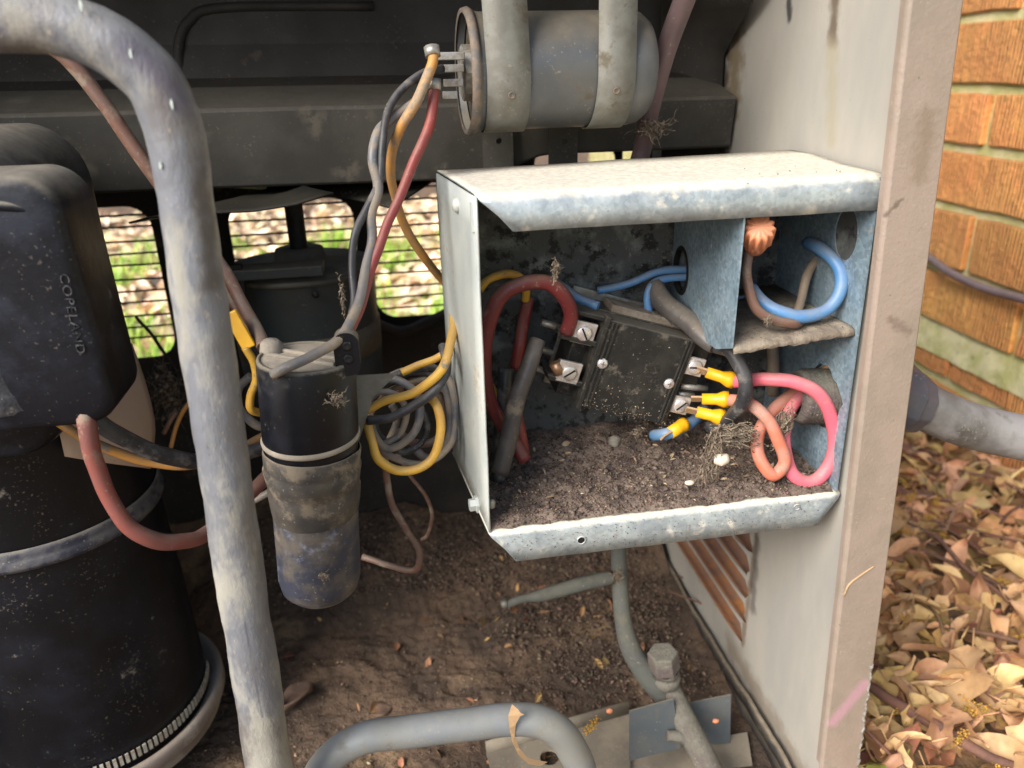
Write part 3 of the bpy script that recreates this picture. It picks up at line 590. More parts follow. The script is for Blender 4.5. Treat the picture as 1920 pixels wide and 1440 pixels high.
# embossed rib on the upper deck, left
em = MB(); em.tube([at(700, 12, 0.676), at(420, 15, 0.676), at(355, 40, 0.674), at(335, 90, 0.670), at(345, 150, 0.666), at(380, 182, 0.660)], 0.004, 8); em.build('pressed_rib', M['steel_up'], cab)
rows = [[at(1240, -60, 0.655), at(1330, -60, 0.60), at(1440, -60, 0.535)], [at(1240, 20, 0.66), at(1320, 20, 0.63), at(1405, 12, 0.568)], [at(1240, 70, 0.66), at(1300, 80, 0.65), at(1358, 103, 0.628)], [at(1240, 200, 0.66), at(1300, 200, 0.655), at(1352, 200, 0.628)], [at(1240, 320, 0.66), at(1300, 320, 0.655), at(1352, 330, 0.628)]]
MB().grid(rows).build('end_gusset', M['steel_dk'], cab, solid=0.001)
# inner liner to the left of the seam (dark rear part of the side)
a_, b_ = atp(1353, 300, 0.003), atp(1300, 285, 0.003)
MB().sheet([[(0.634, 0.05), (0.634, -0.20), (0.79, -0.20), (0.79, 0.05)]], lambda a, b, s: (XP(b)-0.0035+s, a, b), 0.001).build('inner_liner', M['steel_dk'], cab)
# hanging tabs on the deck
for (u0, u1, v0, v1, Yt) in ((903, 963, 225, 312, 0.594), (1028, 1083, 222, 318, 0.592)):
    p0, p1 = at(u0, v0, Yt), at(u1, v1, Yt); th = MB()
    th.sheet([[(p0.x, p0.z), (p1.x, p0.z), (p1.x, p1.z-0.02), (p0.x, p1.z-0.02)], circ((p0.x+p1.x)/2+0.001, (p0.z*0.55+p1.z*0.45), 0.0022, 12)], lambda a, b, s, Y=Yt: (a, Y+s, b), 0.001)
    th.build('hanging_tab', M['steel_in'], cab)
# scuffs and damage on the post
fk = MB(); pts = []
for v in range(1245, 1441, 6):
    pt = at(1634-(v-1245)*0.128, v, 0.3796); pts.append(pt+V((random.uniform(-0.0012, 0.0008), -0.0002, 0)))
fk.tube(pts, [random.uniform(0.0002, 0.0015) for _ in pts], 6, smooth=False); tag(fk.build('flaked_edge', M['chipmetal'], cab), 'flaked pale corner metal')
fk = MB(); fk.tube([at(1581, 1118, 0.3795), at(1592, 1097, 0.3795), at(1612, 1080, 0.3795), at(1638, 1062, 0.3795)], [0.0007, 0.0011, 0.0012, 0.0007], 6, wob=0.0012); tag(fk.build('dirt_trail', M['peel'], cab), 'raised dirt trail')
# flat fallen strip of paint on panel: small rusty specks
def cab_speck(): p = atp(random.uniform(1400, 1600), random.uniform(1020, 1400), 0.0006); return tuple(p)

# ================================================================== DIRT
def dz_(x, y):
    back = max(0, (y-0.66)/0.14); right = max(0, (x-0.17)/0.10)*max(0, (y-0.50)/0.2); left = max(0, (-x-0.05)/0.3)*max(0, (y-0.6)/0.2)
    return -0.5420 + 0.006*noise.noise(V((x*14, y*14, 0))) + 0.0035*noise.noise(V((x*45, y*45, 1))) + 0.0022*noise.noise(V((x*130, y*130, 2))) + 0.0014*noise.noise(V((x*320, y*320, 3))) + 0.10*back**1.5*(0.7+0.4*noise.noise(V((x*9, y*9, 4)))) + 0.02*right + 0.02*left
rows = []
for i in range(230):
    y = 0.372+(0.797-0.372)*i/229; rows.append([(x_, y, dz_(x_, y)) for x_ in [-0.495+0.770*j/360 for j in range(361)]])
tag(MB().grid(rows).build('dirt_layer', M['dirt']), kind='structure')
def reg_dirt():
    x = random.uniform(-0.30, 0.268); y = random.uniform(0.38, 0.79); return (x, y, dz_(x, y)+random.uniform(-0.0003, 0.0012))
tag(scatter('dirt_crumbs', M['chips'], 9000, reg_dirt, (0.0005, 0.0016)), 'loose brown crumbs scattered over the cabinet floor', 'dirt', kind='stuff')
def reg_dirt2():
    x = random.triangular(0.05, 0.268, 0.23); y = random.triangular(0.45, 0.79, 0.72); return (x, y, dz_(x, y)+random.uniform(0, 0.004))
tag(scatter('mulch_heap', M['chips'], 5000, reg_dirt2, (0.0010, 0.0036), aspect=(0.25, 0.6)), 'dark coarse mulch heaped against the louvers', 'mulch', kind='stuff')
def reg_dirt3():
    x = random.uniform(-0.2, 0.265); y = random.uniform(0.4, 0.78); return (x, y, dz_(x, y)+0.0015)
tag(scatter('seed_husks', M['chips_pale'], 170, reg_dirt3, (0.0012, 0.0032), aspect=(0.25, 0.5)), 'pale seed husks dotted over the brown dirt', 'seed husks', kind='stuff')
def reg_back():
    x = random.uniform(-0.2, 0.10); y = random.uniform(0.70, 0.79); return (x, y, dz_(x, y)+random.uniform(0, 0.004))
tag(scatter('crumbly_debris', M['chips'], 3000, reg_back, (0.0012, 0.0032), aspect=(0.4, 0.8)), 'dark crumbly debris banked against the rear panel', 'debris', kind='stuff')
def reg_bits(): x = random.uniform(-0.16, 0.25); y = random.uniform(0.42, 0.74); return (x, y, dz_(x, y)+0.002)
tag(scatter('leaf_bits', M['leafstuff'], 90, reg_bits, (0.003, 0.0085), thick=False, aspect=(0.25, 0.7)), 'torn brown leaf bits scattered on the cabinet floor dirt', 'leaf bits', kind='stuff')
def curled(name, u, v, z, L_, Wd, rz, label, m_='leaf', cs=0.6):
    rows = []
    for i in range(9):
        t = i/8; row = []
        for j in range(5):
            s_ = j/2-1; wv = Wd*max(0.08, math.sin(math.pi*(t*0.95+0.03)))
            row.append(V(((t-0.5)*L_, s_*wv, abs(s_)**1.5*Wd*cs+math.sin(t*3.14)*L_*0.12)))
        rows.append(row)
    R_ = Matrix.Rotation(rz, 3, 'Z'); c = atz(u, v, z)
    rows = [[c+R_ @ p for p in r] for r in rows]
    ob = MB().grid(rows).build(name, M[m_], solid=0.0004); return tag(ob, label, 'leaf')
M['leafdk'] = mat('brown_leaf', (0.16, 0.10, 0.07), (0.11, 0.07, 0.05), 60, rough=0.6, bump=0.4, bs=260)
curled('curled_leaf', 560, 1320, -0.54, 0.036, 0.010, 0.75, 'curled brown dead leaf on the dirt beside the tall pipe', 'leafdk', 1.2)
curled('dead_leaf', 715, 1335, -0.542, 0.020, 0.009, 0.1, 'small flat brown leaf on the dirt above the bent pipe', 'leafdk', 0.2)
curled('tan_leaf', 1700-0, 1000, -0.53, 0.05, 0.012, 1.0, 'pale curled leaf lying by the foot of the conduit', 'leaf', 0.5)
curled('orange_leaf', 1488, 1395, -0.545, 0.026, 0.0042, -1.0, 'narrow orange leaf lodged between the pan rim and side panel', 'leaf', 0.2)

# ================================================================== CONTROL BOX
bx = thing('control_box', (0.15, 0.45, -0.287), 'open dusty galvanised control box fixed inside the cabinet corner', 'electrical box')
NXb = 40; rows = []
def zf(p, q, t): return p+(q-p)*t
prof = [(0.507, -0.0612, 0), (0.48, -0.0610, 0), (0.44, -0.0608, 0), (0.408, -0.0612, 0), (0.4045, -0.0616, 0), (0.4018, -0.0634, 0.05), (0.4004, -0.0660, 0.2), (0.3998, -0.0725, 0.6), (0.3998, -0.0808, 1.0)]
for (y, z, cu) in prof:
    xl = 0.0454-(y-0.40)*0.116 + cu*0.0185; xr = 0.2745; row = []
    for j in range(NXb+1):
        t = j/NXb; x = xl+(xr-xl)*t; zz = z+0.0006*noise.noise(V((x*25, y*25, 0)))+(0.0025*t if y > 0.45 else 0)
        row.append((x, y+0.0005*noise.noise(V((x*40, z*40, 2))), zz))
    rows.append(row)
lid = MB().grid(rows).build('top_plate', M['galv'], bx, solid=0.0011)
# left wall (slightly flared)
def lw(y, z): return (0.0454-(y-0.40)*0.116+0.0017*(-(z+0.06))*-4*0.25, y, z)
rows = []
for i in range(13):
    t = i/12; z = -0.0625+(-0.2655+0.0625)*t; rows.append([lw(0.4006+(0.507-0.4006)*j/6, z+(0.004*j/6 if i == 12 else 0)) for j in range(7)])
rows = [[(x+0.0005*noise.noise(V((y*30, z*30, 0))), y, z) for x, y, z in r] for r in rows]
MB().grid(rows).build('left_wall', M['galv_wall'], bx, solid=0.0012)
# turned edge flange of the left wall, rivets and bolt
for (u, v, Yr) in ((861, 385, 0.445),):
    p = at(u, v, Yr); n_ = V((-1, -0.116, 0)).normalized(); q = V(lw(Yr, p.z))
    MB().lathe(q+n_*0.0004, n_, [(0, 0.0042), (0.0015, 0.0042), (0.003, 0.003), (0.0034, 0.0)], 14).build('rivet', M['galv_wall'], bx)
q = V(lw(0.407, -0.0735)); MB().box(q+V((-0.001, 0, 0)), (0.0009, 0.0022, 0.0075)).build('slot_tab', M['galv_wall'], bx)
q = V(lw(0.430, -0.262)); n_ = V((-1, -0.116, 0)).normalized()
MB().lathe(q, n_, [(0, 0.006), (0.002, 0.006), (0.0022, 0.0042), (0.006, 0.0042), (0.0062, 0)], 6).build('bolt', M['galv_wall'], bx, flat=True)
# floor with the front lip
prof = [(0.507, -0.2632, 0, 0.2785), (0.45, -0.2645, 0, 0.279), (0.404, -0.2655, 0, 0.2782), (0.4012, -0.2665, 0.02, 0.2778), (0.4000, -0.2690, 0.12, 0.2762), (0.3998, -0.2780, 0.6, 0.270), (0.3998, -0.2878, 1.0, 0.2635)]
rows = []
for (y, z, cu, xr) in prof:
    xl = 0.0440-(y-0.40)*0.116+cu*0.0165; row = []
    for j in range(NXb+1):
        t = j/NXb; x = xl+(xr-xl)*t; row.append((x, y+0.0006*noise.noise(V((x*30, z*30, 5))), z+0.0006*noise.noise(V((x*25, y*25, 7)))))
    rows.append(row)
MB().grid(rows).build('bottom_plate', M['galv'], bx, solid=0.0011)
for (u, v) in ((1090, 1013), (1494, 951), (1155, 1020)):
    p = at(u, v, 0.3990)
    r_ = 0.0023 if u == 1090 else 0.0018
    if u == 1155: continue
    MB().lathe(p, (0, -1, 0), [(0.0, r_*1.35), (0.0005, r_*1.25), (0.0004, r_), (-0.002, r_*0.9)], 16).build('hole_rim', M['galv'], bx)
    MB().lathe(p+V((0, -0.0001, 0)), (0, -1, 0), [(0, r_), (0.00005, 0)], 16).build('lip_hole', M['hole'] if u == 1090 else M['galv'], bx)
# back wall, right wall, divider with hole, shelf
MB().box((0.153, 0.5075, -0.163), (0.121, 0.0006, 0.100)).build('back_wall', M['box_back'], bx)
rows = [[(XP(z)-0.0045+0.0004*noise.noise(V((y*30, z*30, 1))), y, z) for y in [0.400+0.0107*j for j in range(11)]] for z in [-0.063-0.02*i for i in range(11)]]
hc2 = (hc.y, hc.z); hk = atp(1592, 440, 0.0045)
def to_rw(a, b, s): return (XP(b)-0.0055+s, a, b)
jag = []
for k in range(30):
    a = 2*math.pi*k/30; r_ = 0.0225*(1+0.07*math.sin(a*5)+0.05*math.sin(a*11+1)); jag.append((hc.y+r_*math.cos(a), hc.z+r_*0.95*math.sin(a)))
MB().sheet([[(0.4005, -0.063), (0.4005, -0.2640), (0.5065, -0.2630), (0.5065, -0.063)], jag, circ(hk.y+0.002, hk.z, 0.012, 20, 0.016)], to_rw, 0.001).build('right_wall', M['galv_blue'], bx)
MB().lathe((XP(hk.z)-0.004, hk.y+0.002, hk.z), (1, 0, 0), [(0, 0.017), (0.001, 0.0)], 20).build('knockout', M['box_back'], bx)
XD = 0.1935
hd = atx(1258, 530, XD)
def to_div(a, b, s): return (XD+s+0.0016*(-(b+0.06))*2, a, b)
MB().sheet([[(0.4015, -0.0625), (0.4035, -0.1585), (0.4250, -0.1665), (0.5065, -0.1665), (0.5065, -0.0625)], circ(0.490, -0.1325, 0.0125, 24, 0.0155), rrect(0.4415, 0.4438, -0.1075, -0.1010, 0.0008, 2)], to_div, 0.0011).build('divider', M['galv_blue'], bx)
gr = MB(); gr.tube([(XD+0.0015, 0.490+0.0125*math.cos(2*math.pi*k/24), -0.1325+0.0155*math.sin(2*math.pi*k/24)) for k in range(25)], 0.0022, 8, smooth=False, caps=False); gr.build('grommet', M['hole'], bx)
rows = []
for (y, z) in ((0.507, -0.1585), (0.45, -0.1590), (0.408, -0.1588), (0.4045, -0.1595), (0.4035, -0.1625)):
    rows.append([(0.1955+(0.2725-0.1955)*j/30, y+0.0008*noise.noise(V((j*0.5, 3, 3))), z+0.0012*noise.noise(V((j*0.7, y*60, 0)))+0.0008*noise.noise(V((j*1.9, y*160, 0)))+0.006*j/30) for j in range(31)])
MB().grid(rows).build('shelf', M['shelf'], bx, solid=0.0016)
# dirt on the box floor
def bz(x, y): return -0.2606 + 0.0022*noise.noise(V((x*30, y*30, 0))) + 0.0016*noise.noise(V((x*110, y*110, 1))) + 0.0010*noise.noise(V((x*260, y*260, 1))) - 0.004*max(0, min(1, (0.412-y)/0.011))**2 + 0.010*max(0, (y-0.47)/0.035)
rows = []
for i in range(90):
    y = 0.4022+(0.5065-0.4022)*i/89; x0 = 0.0452-(y-0.4)*0.116
    rows.append([(x_, y, bz(x_, y)) for x_ in [x0+(0.2735-x0)*j/190 for j in range(191)]])
bd_ = MB().grid(rows).build('dirt_bed', M['boxdirt'], bx)
def reg_box(): x = random.uniform(0.046, 0.272); y = random.uniform(0.402, 0.503); return (x, y, bz(x, y)+random.uniform(-0.0002, 0.0008))
scatter('box_crumbs', M['chips'], 9000, reg_box, (0.0004, 0.0014), bx)
def reg_bb(): x = random.uniform(0.06, 0.26); y = random.uniform(0.405, 0.49); return (x, y, bz(x, y)+0.001)
scatter('box_leaf_bits', M['chips_pale'], 60, reg_bb, (0.0012, 0.0038), bx, thick=False, aspect=(0.3, 0.8))
scatter('box_clods', M['boxdirt'], 260, reg_bb, (0.001, 0.0034), bx)
def reg_box2(): x = random.uniform(0.05, 0.272); y = random.uniform(0.404, 0.50); return (x, y, bz(x, y)+0.0006)
scatter('box_husks', M['chips_pale'], 160, reg_box2, (0.0006, 0.0018), bx, aspect=(0.3, 0.7))
def reg_edge():
    c = random.random()
    if c < 0.72: x = random.uniform(0.05, 0.265); return (x, 0.399, random.uniform(-0.287, -0.266))
    if c < 0.97: x = random.uniform(0.2, 0.27); y = random.uniform(0.403, 0.45); return (x, y, -0.157+0.006*(x-0.1955)/0.077)
    x = random.uniform(0.2, 0.27); return (x, random.uniform(0.401, 0.44), -0.0598)
scatter('edge_crumbs', M['chips'], 500, reg_edge, (0.0002, 0.0007), bx)

def reg_hang():
    u_ = random.uniform(1520, 1580); v_ = random.uniform(398, 450); return tuple(at(u_, v_, 0.45+random.uniform(0, 0.02)))
scatter('hanging_husks', M['chips_pale'], 14, reg_hang, (0.0012, 0.0026), bx, aspect=(0.25, 0.5))
# ================================================================== CONTACTOR
ca = math.radians(18); EX = V((math.cos(ca), 0, -math.sin(ca))); EZ = V((math.sin(ca), 0, math.cos(ca))); EY = V((0, 1, 0))
C0 = V((0.1530, 0.453, -0.1905))
def cl(a, b, c): return C0+EX*a+EY*b+EZ*c
ct = thing('contactor', (0.153, 0.505, -0.235), 'tilted black contactor relay hanging inside the galvanised box', 'contactor')
def cbox(name, a, b, c, ha, hb, hc_, m_, bev=0.0008):
    return MB().box(cl(a, b, c), (ha, hb, hc_), EX, EY, EZ).build(name, M[m_], ct, bevel=bev)
cbox('cover', 0.000, 0.010, 0, 0.0325, 0.010, 0.0310, 'contactor', 0.0010)
cbox('body', 0.000, 0.033, 0, 0.043, 0.0135, 0.0320, 'contactor')
cbox('base_plate', 0.002, 0.049, 0.001, 0.047, 0.0014, 0.0365, 'terminal', 0.0004)
cbox('cover_flange', -0.0315, 0.0035, 0.000, 0.0016, 0.0045, 0.0325, 'contactor', 0.0004)
cbox('arc_rib', -0.045, 0.016, 0.0125, 0.012, 0.014, 0.0016, 'contactor', 0.0005)
cbox('arc_rib', -0.045, 0.016, -0.0165, 0.012, 0.014, 0.0016, 'contactor', 0.0005)
cbox('arc_rib', -0.042, 0.014, 0.0300, 0.011, 0.012, 0.0014, 'contactor', 0.0005)
cbox('side_block', 0.040, 0.018, 0.000, 0.008, 0.010, 0.029, 'contactor', 0.0008)
cbox('top_ledge', 0.006, 0.030, 0.0345, 0.030, 0.010, 0.0025, 'shelf', 0.0005)
def local(u, v, Y):
    d = at(u, v, Y)-C0; return d.dot(EX), d.dot(EZ)
def lug(u, v, Y, rust=False, hs=0.0078, slot=0.5):
    a, c = local(u, v, Y); b = Y-C0.y
    L_ = MB().box(cl(a, b+0.0015, c), (hs, 0.0015, hs*0.95), EX, EY, EZ).build('terminal_lug', M['lug'], ct, bevel=0.0005)
    ORG_ = L_
    MB().lathe(cl(a, b, c), (0, -1, 0), [(-0.0005, 0.0052), (0.0012, 0.0050), (0.0018, 0.0042), (0.0019, 0.0)], 20).build('screw', M['lug'] if rust else M['screw'], ct)
    e = EX*math.cos(slot)+EZ*math.sin(slot); f = EZ*math.cos(slot)-EX*math.sin(slot)
    MB().box(cl(a, b-0.00195, c), (0.0042, 0.0002, 0.00055), e, EY, f).build('screw_slot', M['hole'], ct)
    MB().box(cl(a-0.0005, b+0.006, c), (hs*0.8, 0.0035, hs*0.7), EX, EY, EZ).build('terminal_block', M['terminal'], ct, bevel=0.0004)
lug(1095, 625, 0.456, slot=-0.9); lug(1067, 699, 0.455, True, slot=0.8)
lug(1303, 688, 0.4545, hs=0.0066, slot=0.2); lug(1276, 760, 0.4545, hs=0.0066, slot=0.9)
for off in (-0.0275, -0.0245, 0.0265, 0.0290): cbox('moulded_rib', off, -0.0003, 0, 0.0006, 0.0007, 0.0295, 'contactor', 0.0002)
for k in range(5): cbox('coil_rib', -0.012+0.007*k, 0.0335, -0.0330, 0.0022, 0.010, 0.0025, 'bakelite', 0.0004)
cbox('coil', 0.004, 0.036, -0.0335, 0.022, 0.009, 0.0035, 'bakelite', 0.001)
for (u, v) in ((1130, 682), (1255, 720)):
    a, c = local(u, v, 0.4525); MB().lathe(cl(a, 0, c), (0, -1, 0), [(-0.0005, 0.0037), (0.0008, 0.0036), (0.0015, 0.0026), (0.0017, 0)], 18).build('cover_screw', M['screw'], ct)
    x_ = MB(); x_.box(cl(a, -0.0017, c), (0.0016, 0.0002, 0.0003), EX, EY, EZ); x_.box(cl(a, -0.0017, c), (0.0003, 0.00025, 0.0016), EX, EY, EZ); x_.build('cross_slot', M['rim'], ct)
for (u, v, du, dv, Y) in ((1035, 610, 40, 12, 0.475), (1015, 655, 42, 14, 0.475), (1005, 690, 48, 16, 0.475), (1300, 726, 50, 6, 0.462), (1285, 740, 30, 4, 0.462)):
    MB().tube([at(u-du/2, v-dv/2, Y), at(u+du/2, v+dv/2, Y)], 0.0024, 8, smooth=False).build('terminal_pin', M['terminal'], ct)
MB().tube([at(1040, 680, 0.458), at(1050, 700, 0.457)], 0.004, 8, smooth=False).build('copper_end', M['copper'], ct)
def crimp(u0, v0, u1, v1, Y0, Y1, r0=0.0037, r1=0.0056):
    a, b = at(u0, v0, Y0), at(u1, v1, Y1); d = b-a
    MB().lathe(a, d, [(0, r0*0.6), (0, r0), (d.length*0.55, r0*1.05), (d.length*0.8, r1), (d.length, r1*1.02), (d.length, r1*0.8), (d.length*0.8, r1*0.6)], 16).build('crimp_sleeve', M['crimp'], ct)
    MB().box(a-d.normalized()*0.003, (0.0042, 0.0005, 0.0026), d.normalized(), d.normalized().orthogonal(), d.normalized().cross(d.normalized().orthogonal())).build('spade', M['peel'], ct)
crimp(1325, 698, 1376, 714, 0.452, 0.446); crimp(1316, 748, 1366, 749, 0.450, 0.444); crimp(1306, 772, 1356, 784, 0.446, 0.440)
crimp(1256, 812, 1284, 795, 0.448, 0.455, 0.0042, 0.005)
def reg_ct():
    a = random.uniform(-0.032, 0.032); c = random.triangular(-0.031, 0.031, -0.028); return tuple(cl(a, -0.0004, c))
scatter('contactor_specks', M['chips_pale'], 70, reg_ct, (0.0002, 0.0008), ct)
def reg_ct2():
    a = random.uniform(-0.030, 0.040); c = random.triangular(-0.036, -0.020, -0.032); return tuple(cl(a, random.uniform(-0.001, 0.012) if c < -0.031 else -0.0005, c))
scatter('contactor_fluff', M['web'], 160, reg_ct2, (0.0003, 0.0011), ct)

# ================================================================== WIRES
def wirew(name, label, m_, path, r, cat='wire', group=None, n=10, wob=0.0006, sub=7, parent=None):
    wob = wob*1.0
    pts = [at(*p) for p in path]
    if not isinstance(r, list):
        if r < 0.0041: r = r*0.80
        r = [r*random.uniform(0.94, 1.05) for _ in pts]
    pts = [pts[0]]+[p+V((random.gauss(0, 0.0005), random.gauss(0, 0.0005), random.gauss(0, 0.0005))) for p in pts[1:-1]]+[pts[-1]]
    o = MB().tube(pts, r, n, sub=sub, wob=wob*1.6).build(name, M[m_], parent)
    return o if parent else tag(o, label, cat, group)
# top capacitor leads
wirew('wire', 'orange wire hanging from the strapped grey capacitor down behind the box', 'w_orange', [(812, 100, .478), (808, 130, .474), (785, 185, .470), (750, 240, .472), (735, 290, .478), (735, 350, .490), (757, 420, .505), (795, 480, .52), (835, 535, .535), (860, 575, .54)], 0.0037)
wirew('wire', 'dark red wire running from the grey capacitor to the black capacitor boot', 'w_red', [(814, 150, .480), (815, 175, .478), (803, 240, .470), (770, 325, .460), (728, 415, .450), (700, 500, .440), (675, 570, .430), (655, 618, .420), (648, 645, .415)], 0.0037)
wirew('wire', 'black wire looping down left of the orange wire', 'w_black', [(830, 128, .49), (795, 138, .485), (755, 170, .478), (728, 215, .470), (715, 270, .462), (714, 340, .456), (690, 390, .450), (668, 440, .444), (659, 500, .438), (661, 560, .430), (655, 610, .42)], 0.0030)
wirew('wire', 'dusty grey wire crossing over the black capacitor top', 'w_grey', [(790, 185, .482), (735, 222, .474), (705, 250, .466), (700, 300, .460), (707, 350, .455), (697, 400, .450), (697, 450, .446), (690, 500, .438), (672, 570, .425), (640, 630, .408), (590, 665, .396), (545, 685, .392), (512, 702, .396)], 0.0036)
# left group
wirew('wire', 'reddish brown wire slanting from the upper left behind the tall pipe', 'w_brown', [(98, 88, .50), (130, 115, .50), (200, 205, .50), (280, 315, .50), (350, 410, .50), (410, 490, .49), (450, 560, .48), (485, 625, .46), (495, 650, .45)], 0.0043)
wirew('wire', 'second brown wire beside the yellow sleeve, left of the black capacitor', 'w_brown', [(300, 330, .52), (405, 495, .52), (430, 560, .50), (465, 610, .48), (485, 640, .47)], 0.0036)
ys = thing('wire', at(470, 700, .45), 'yellow wire with a flat yellow sleeve between the tall pipe and black capacitor', 'wire')
wirew('conductor', '', 'w_yellow', [(458, 650, .45), (478, 680, .45), (482, 710, .45), (470, 745, .45), (474, 768, .45), (500, 776, .46)], 0.0031, parent=ys)
MB().box((at(430, 585, .455)+at(468, 652, .450))/2, ((at(430, 585, .455)-at(468, 652, .450)).length/2, 0.0016, 0.0042), (at(468, 652, .450)-at(430, 585, .455)).normalized(), (0, 1, 0), (at(468, 652, .450)-at(430, 585, .455)).normalized().cross(V((0, 1, 0)))).build('sleeve', M['crimp'], ys, bevel=0.0008)
wirew('wire', 'grey-brown wire curving behind the tall pipe towards the capacitor', 'w_grey', [(470, 705, .50), (448, 730, .50), (450, 765, .50), (475, 795, .50), (500, 805, .50)], 0.0036)
wirew('wire', 'thick dull red wire drooping from the terminal cover past the tall pipe', 'w_dred', [(158, 770, .400), (166, 800, .398), (178, 860, .397), (200, 925, .397), (235, 985, .398), (280, 1012, .400), (330, 1016, .41), (390, 1000, .43), (450, 950, .47), (510, 885, .50)], 0.0048)
wirew('wire', 'black wire from the terminal cover passing behind the tall pipe', 'w_black', [(170, 775, .42), (200, 800, .42), (260, 838, .43), (330, 860, .44), (400, 864, .46), (470, 850, .48), (520, 830, .49)], 0.0050)
wirew('wire', 'orange wire under the black wire at the terminal cover', 'w_orange', [(110, 792, .44), (150, 818, .44), (210, 848, .45), (280, 868, .455), (355, 875, .46), (420, 855, .48), (500, 815, .50)], 0.0036)
wirew('wire', 'short thin yellow wire end poking up left of the tall pipe', 'w_orange', [(322, 838, .55), (332, 800, .55), (350, 765, .55), (375, 735, .55)], 0.0020)
wirew('wire', 'thin brown stub of wire near the tan paper', 'w_brown', [(308, 812, .56), (318, 795, .56), (330, 772, .56)], 0.0022)
wirew('wire', 'grey wire low behind the tall pipe left of the capacitor tape', 'w_grey', [(440, 955, .50), (480, 935, .50), (520, 915, .50)], 0.0034)
wirew('stalk', 'dry black stalk leaning across the left rear opening', 'steel_dk', [(255, 595, .74), (290, 635, .72), (325, 690, .70), (345, 760, .69)], 0.0020, cat='stalk')
# coil right of the capacitor
wirew('wire', 'yellow wire of the coil arching to the left edge of the box', 'w_yellow', [(688, 770, .455), (720, 755, .452), (770, 735, .448), (815, 705, .445), (840, 665, .45), (848, 620, .47), (850, 590, .49)], 0.0036)
wirew('wire', 'short yellow wire behind, rising to join the bend by the box', 'w_yellow', [(755, 697, .475), (785, 682, .475), (820, 670, .475), (845, 650, .48), (860, 600, .50)], 0.0033)
wirew('wire', 'yellow wire forming the lowest loop of the coil', 'w_yellow', [(690, 795, .455), (698, 825, .448), (712, 858, .444), (745, 880, .442), (785, 876, .442), (815, 850, .443), (828, 805, .446), (818, 762, .452), (800, 738, .462)], 0.0037)
grp = 'dark grey wires of the tangled coil beside the black capacitor'
wirew('wire', 'dark grey wire sweeping just under the upper yellow wire', 'w_black', [(690, 790, .452), (730, 780, .448), (780, 757, .446), (815, 728, .446), (836, 690, .455), (830, 650, .47)], 0.0038, group=grp)
wirew('wire', 'grey wire making the inner loop beneath the yellow wires', 'w_grey', [(690, 780, .47), (705, 820, .465), (730, 838, .462), (765, 822, .46), (785, 785, .46), (780, 742, .465), (750, 712, .47), (715, 715, .475), (692, 745, .48)], 0.0034, group=grp)
wirew('wire', 'outermost grey-brown wire of the coil nearest the box', 'w_grey', [(775, 838, .48), (800, 857, .478), (828, 850, .478), (845, 810, .48), (843, 755, .485), (822, 712, .49), (780, 695, .495), (740, 705, .50), (700, 735, .50)], 0.0038, group=grp)
wirew('wire', 'brownish wire loop lying deepest inside the coil', 'w_brown', [(745, 810, .49), (775, 830, .49), (812, 825, .49), (832, 790, .495), (826, 745, .50), (795, 718, .505), (755, 722, .51), (730, 750, .51)], 0.0036, group=grp)
wirew('wire', 'dark wire arching over the top of the coil', 'w_black', [(688, 760, .48), (720, 718, .48), (765, 696, .485), (805, 690, .49), (835, 705, .495)], 0.0040, group=grp)
wirew('wire', 'thin grey wire slipping between the yellow loop and the box wall', 'w_grey', [(690, 800, .47), (730, 850, .468), (790, 868, .466), (842, 840, .466), (852, 790, .47), (848, 730, .475), (830, 690, .48)], 0.0030, group=None)
wirew('wire', 'dark wire crossing the lower part of the coil', 'w_black', [(745, 700, .49), (770, 740, .485), (800, 790, .48), (790, 830, .478), (750, 850, .476), (715, 815, .476), (700, 790, .478)], 0.0031)
wirew('wire', 'thin dusty tan wire arching under the dark top wire of the coil', 'w_tan', [(690, 785, .49), (715, 745, .488), (755, 720, .486), (800, 715, .486), (835, 735, .49)], 0.0028)
wirew('wire', 'grey wire hugging the capacitor side of the coil', 'w_grey', [(692, 750, .462), (715, 735, .46), (745, 742, .46), (762, 775, .46), (750, 815, .462), (720, 830, .465)], 0.0028)
wirew('wire', 'upright grey wire end in the middle of the coil', 'w_grey', [(735, 760, .50), (742, 775, .50), (740, 800, .50), (725, 835, .50)], 0.0034, group=grp)
wirew('wire', 'brown wire dangling below the coil and bending back at the dirt', 'w_brown', [(722, 830, .47), (726, 890, .47), (735, 940, .47), (760, 990, .47), (783, 1025, .47), (787, 1058, .472), (770, 1068, .475), (730, 1062, .48), (680, 1045, .49)], 0.0030)
wirew('wire', 'thin brown wire hanging in a hook right of the dangling wire', 'w_brown', [(745, 850, .50), (770, 890, .50), (795, 925, .50), (810, 965, .50), (803, 1000, .50), (790, 1012, .50)], 0.0018)
# box wires, left
wirew('wire', 'thick maroon wire arching inside the left of the box to the upper lug', 'w_maroon', [(985, 862, .455), (950, 810, .46), (922, 760, .458), (908, 690, .452), (912, 620, .446), (935, 565, .444), (975, 535, .444), (1025, 530, .445), (1060, 555, .447), (1070, 590, .452), (1062, 622, .458)], 0.0048, n=14)
wirew('wire', 'short red wire behind the lower left lug', 'w_red', [(968, 690, .478), (975, 640, .48), (985, 590, .49), (990, 560, .495)], 0.0042)
wirew('wire', 'thick dark grey tube wire leaning down across the red wires', 'w_greytube', [(1008, 640, .456), (993, 680, .450), (975, 740, .446), (955, 820, .443), (938, 885, .440)], [0.0052, 0.0056, 0.0058, 0.006, 0.006], n=14)
wirew('wire', 'black wire standing behind the dark grey tube in the box', 'w_black', [(935, 905, .455), (940, 830, .462), (948, 760, .468), (950, 690, .475)], 0.0055)
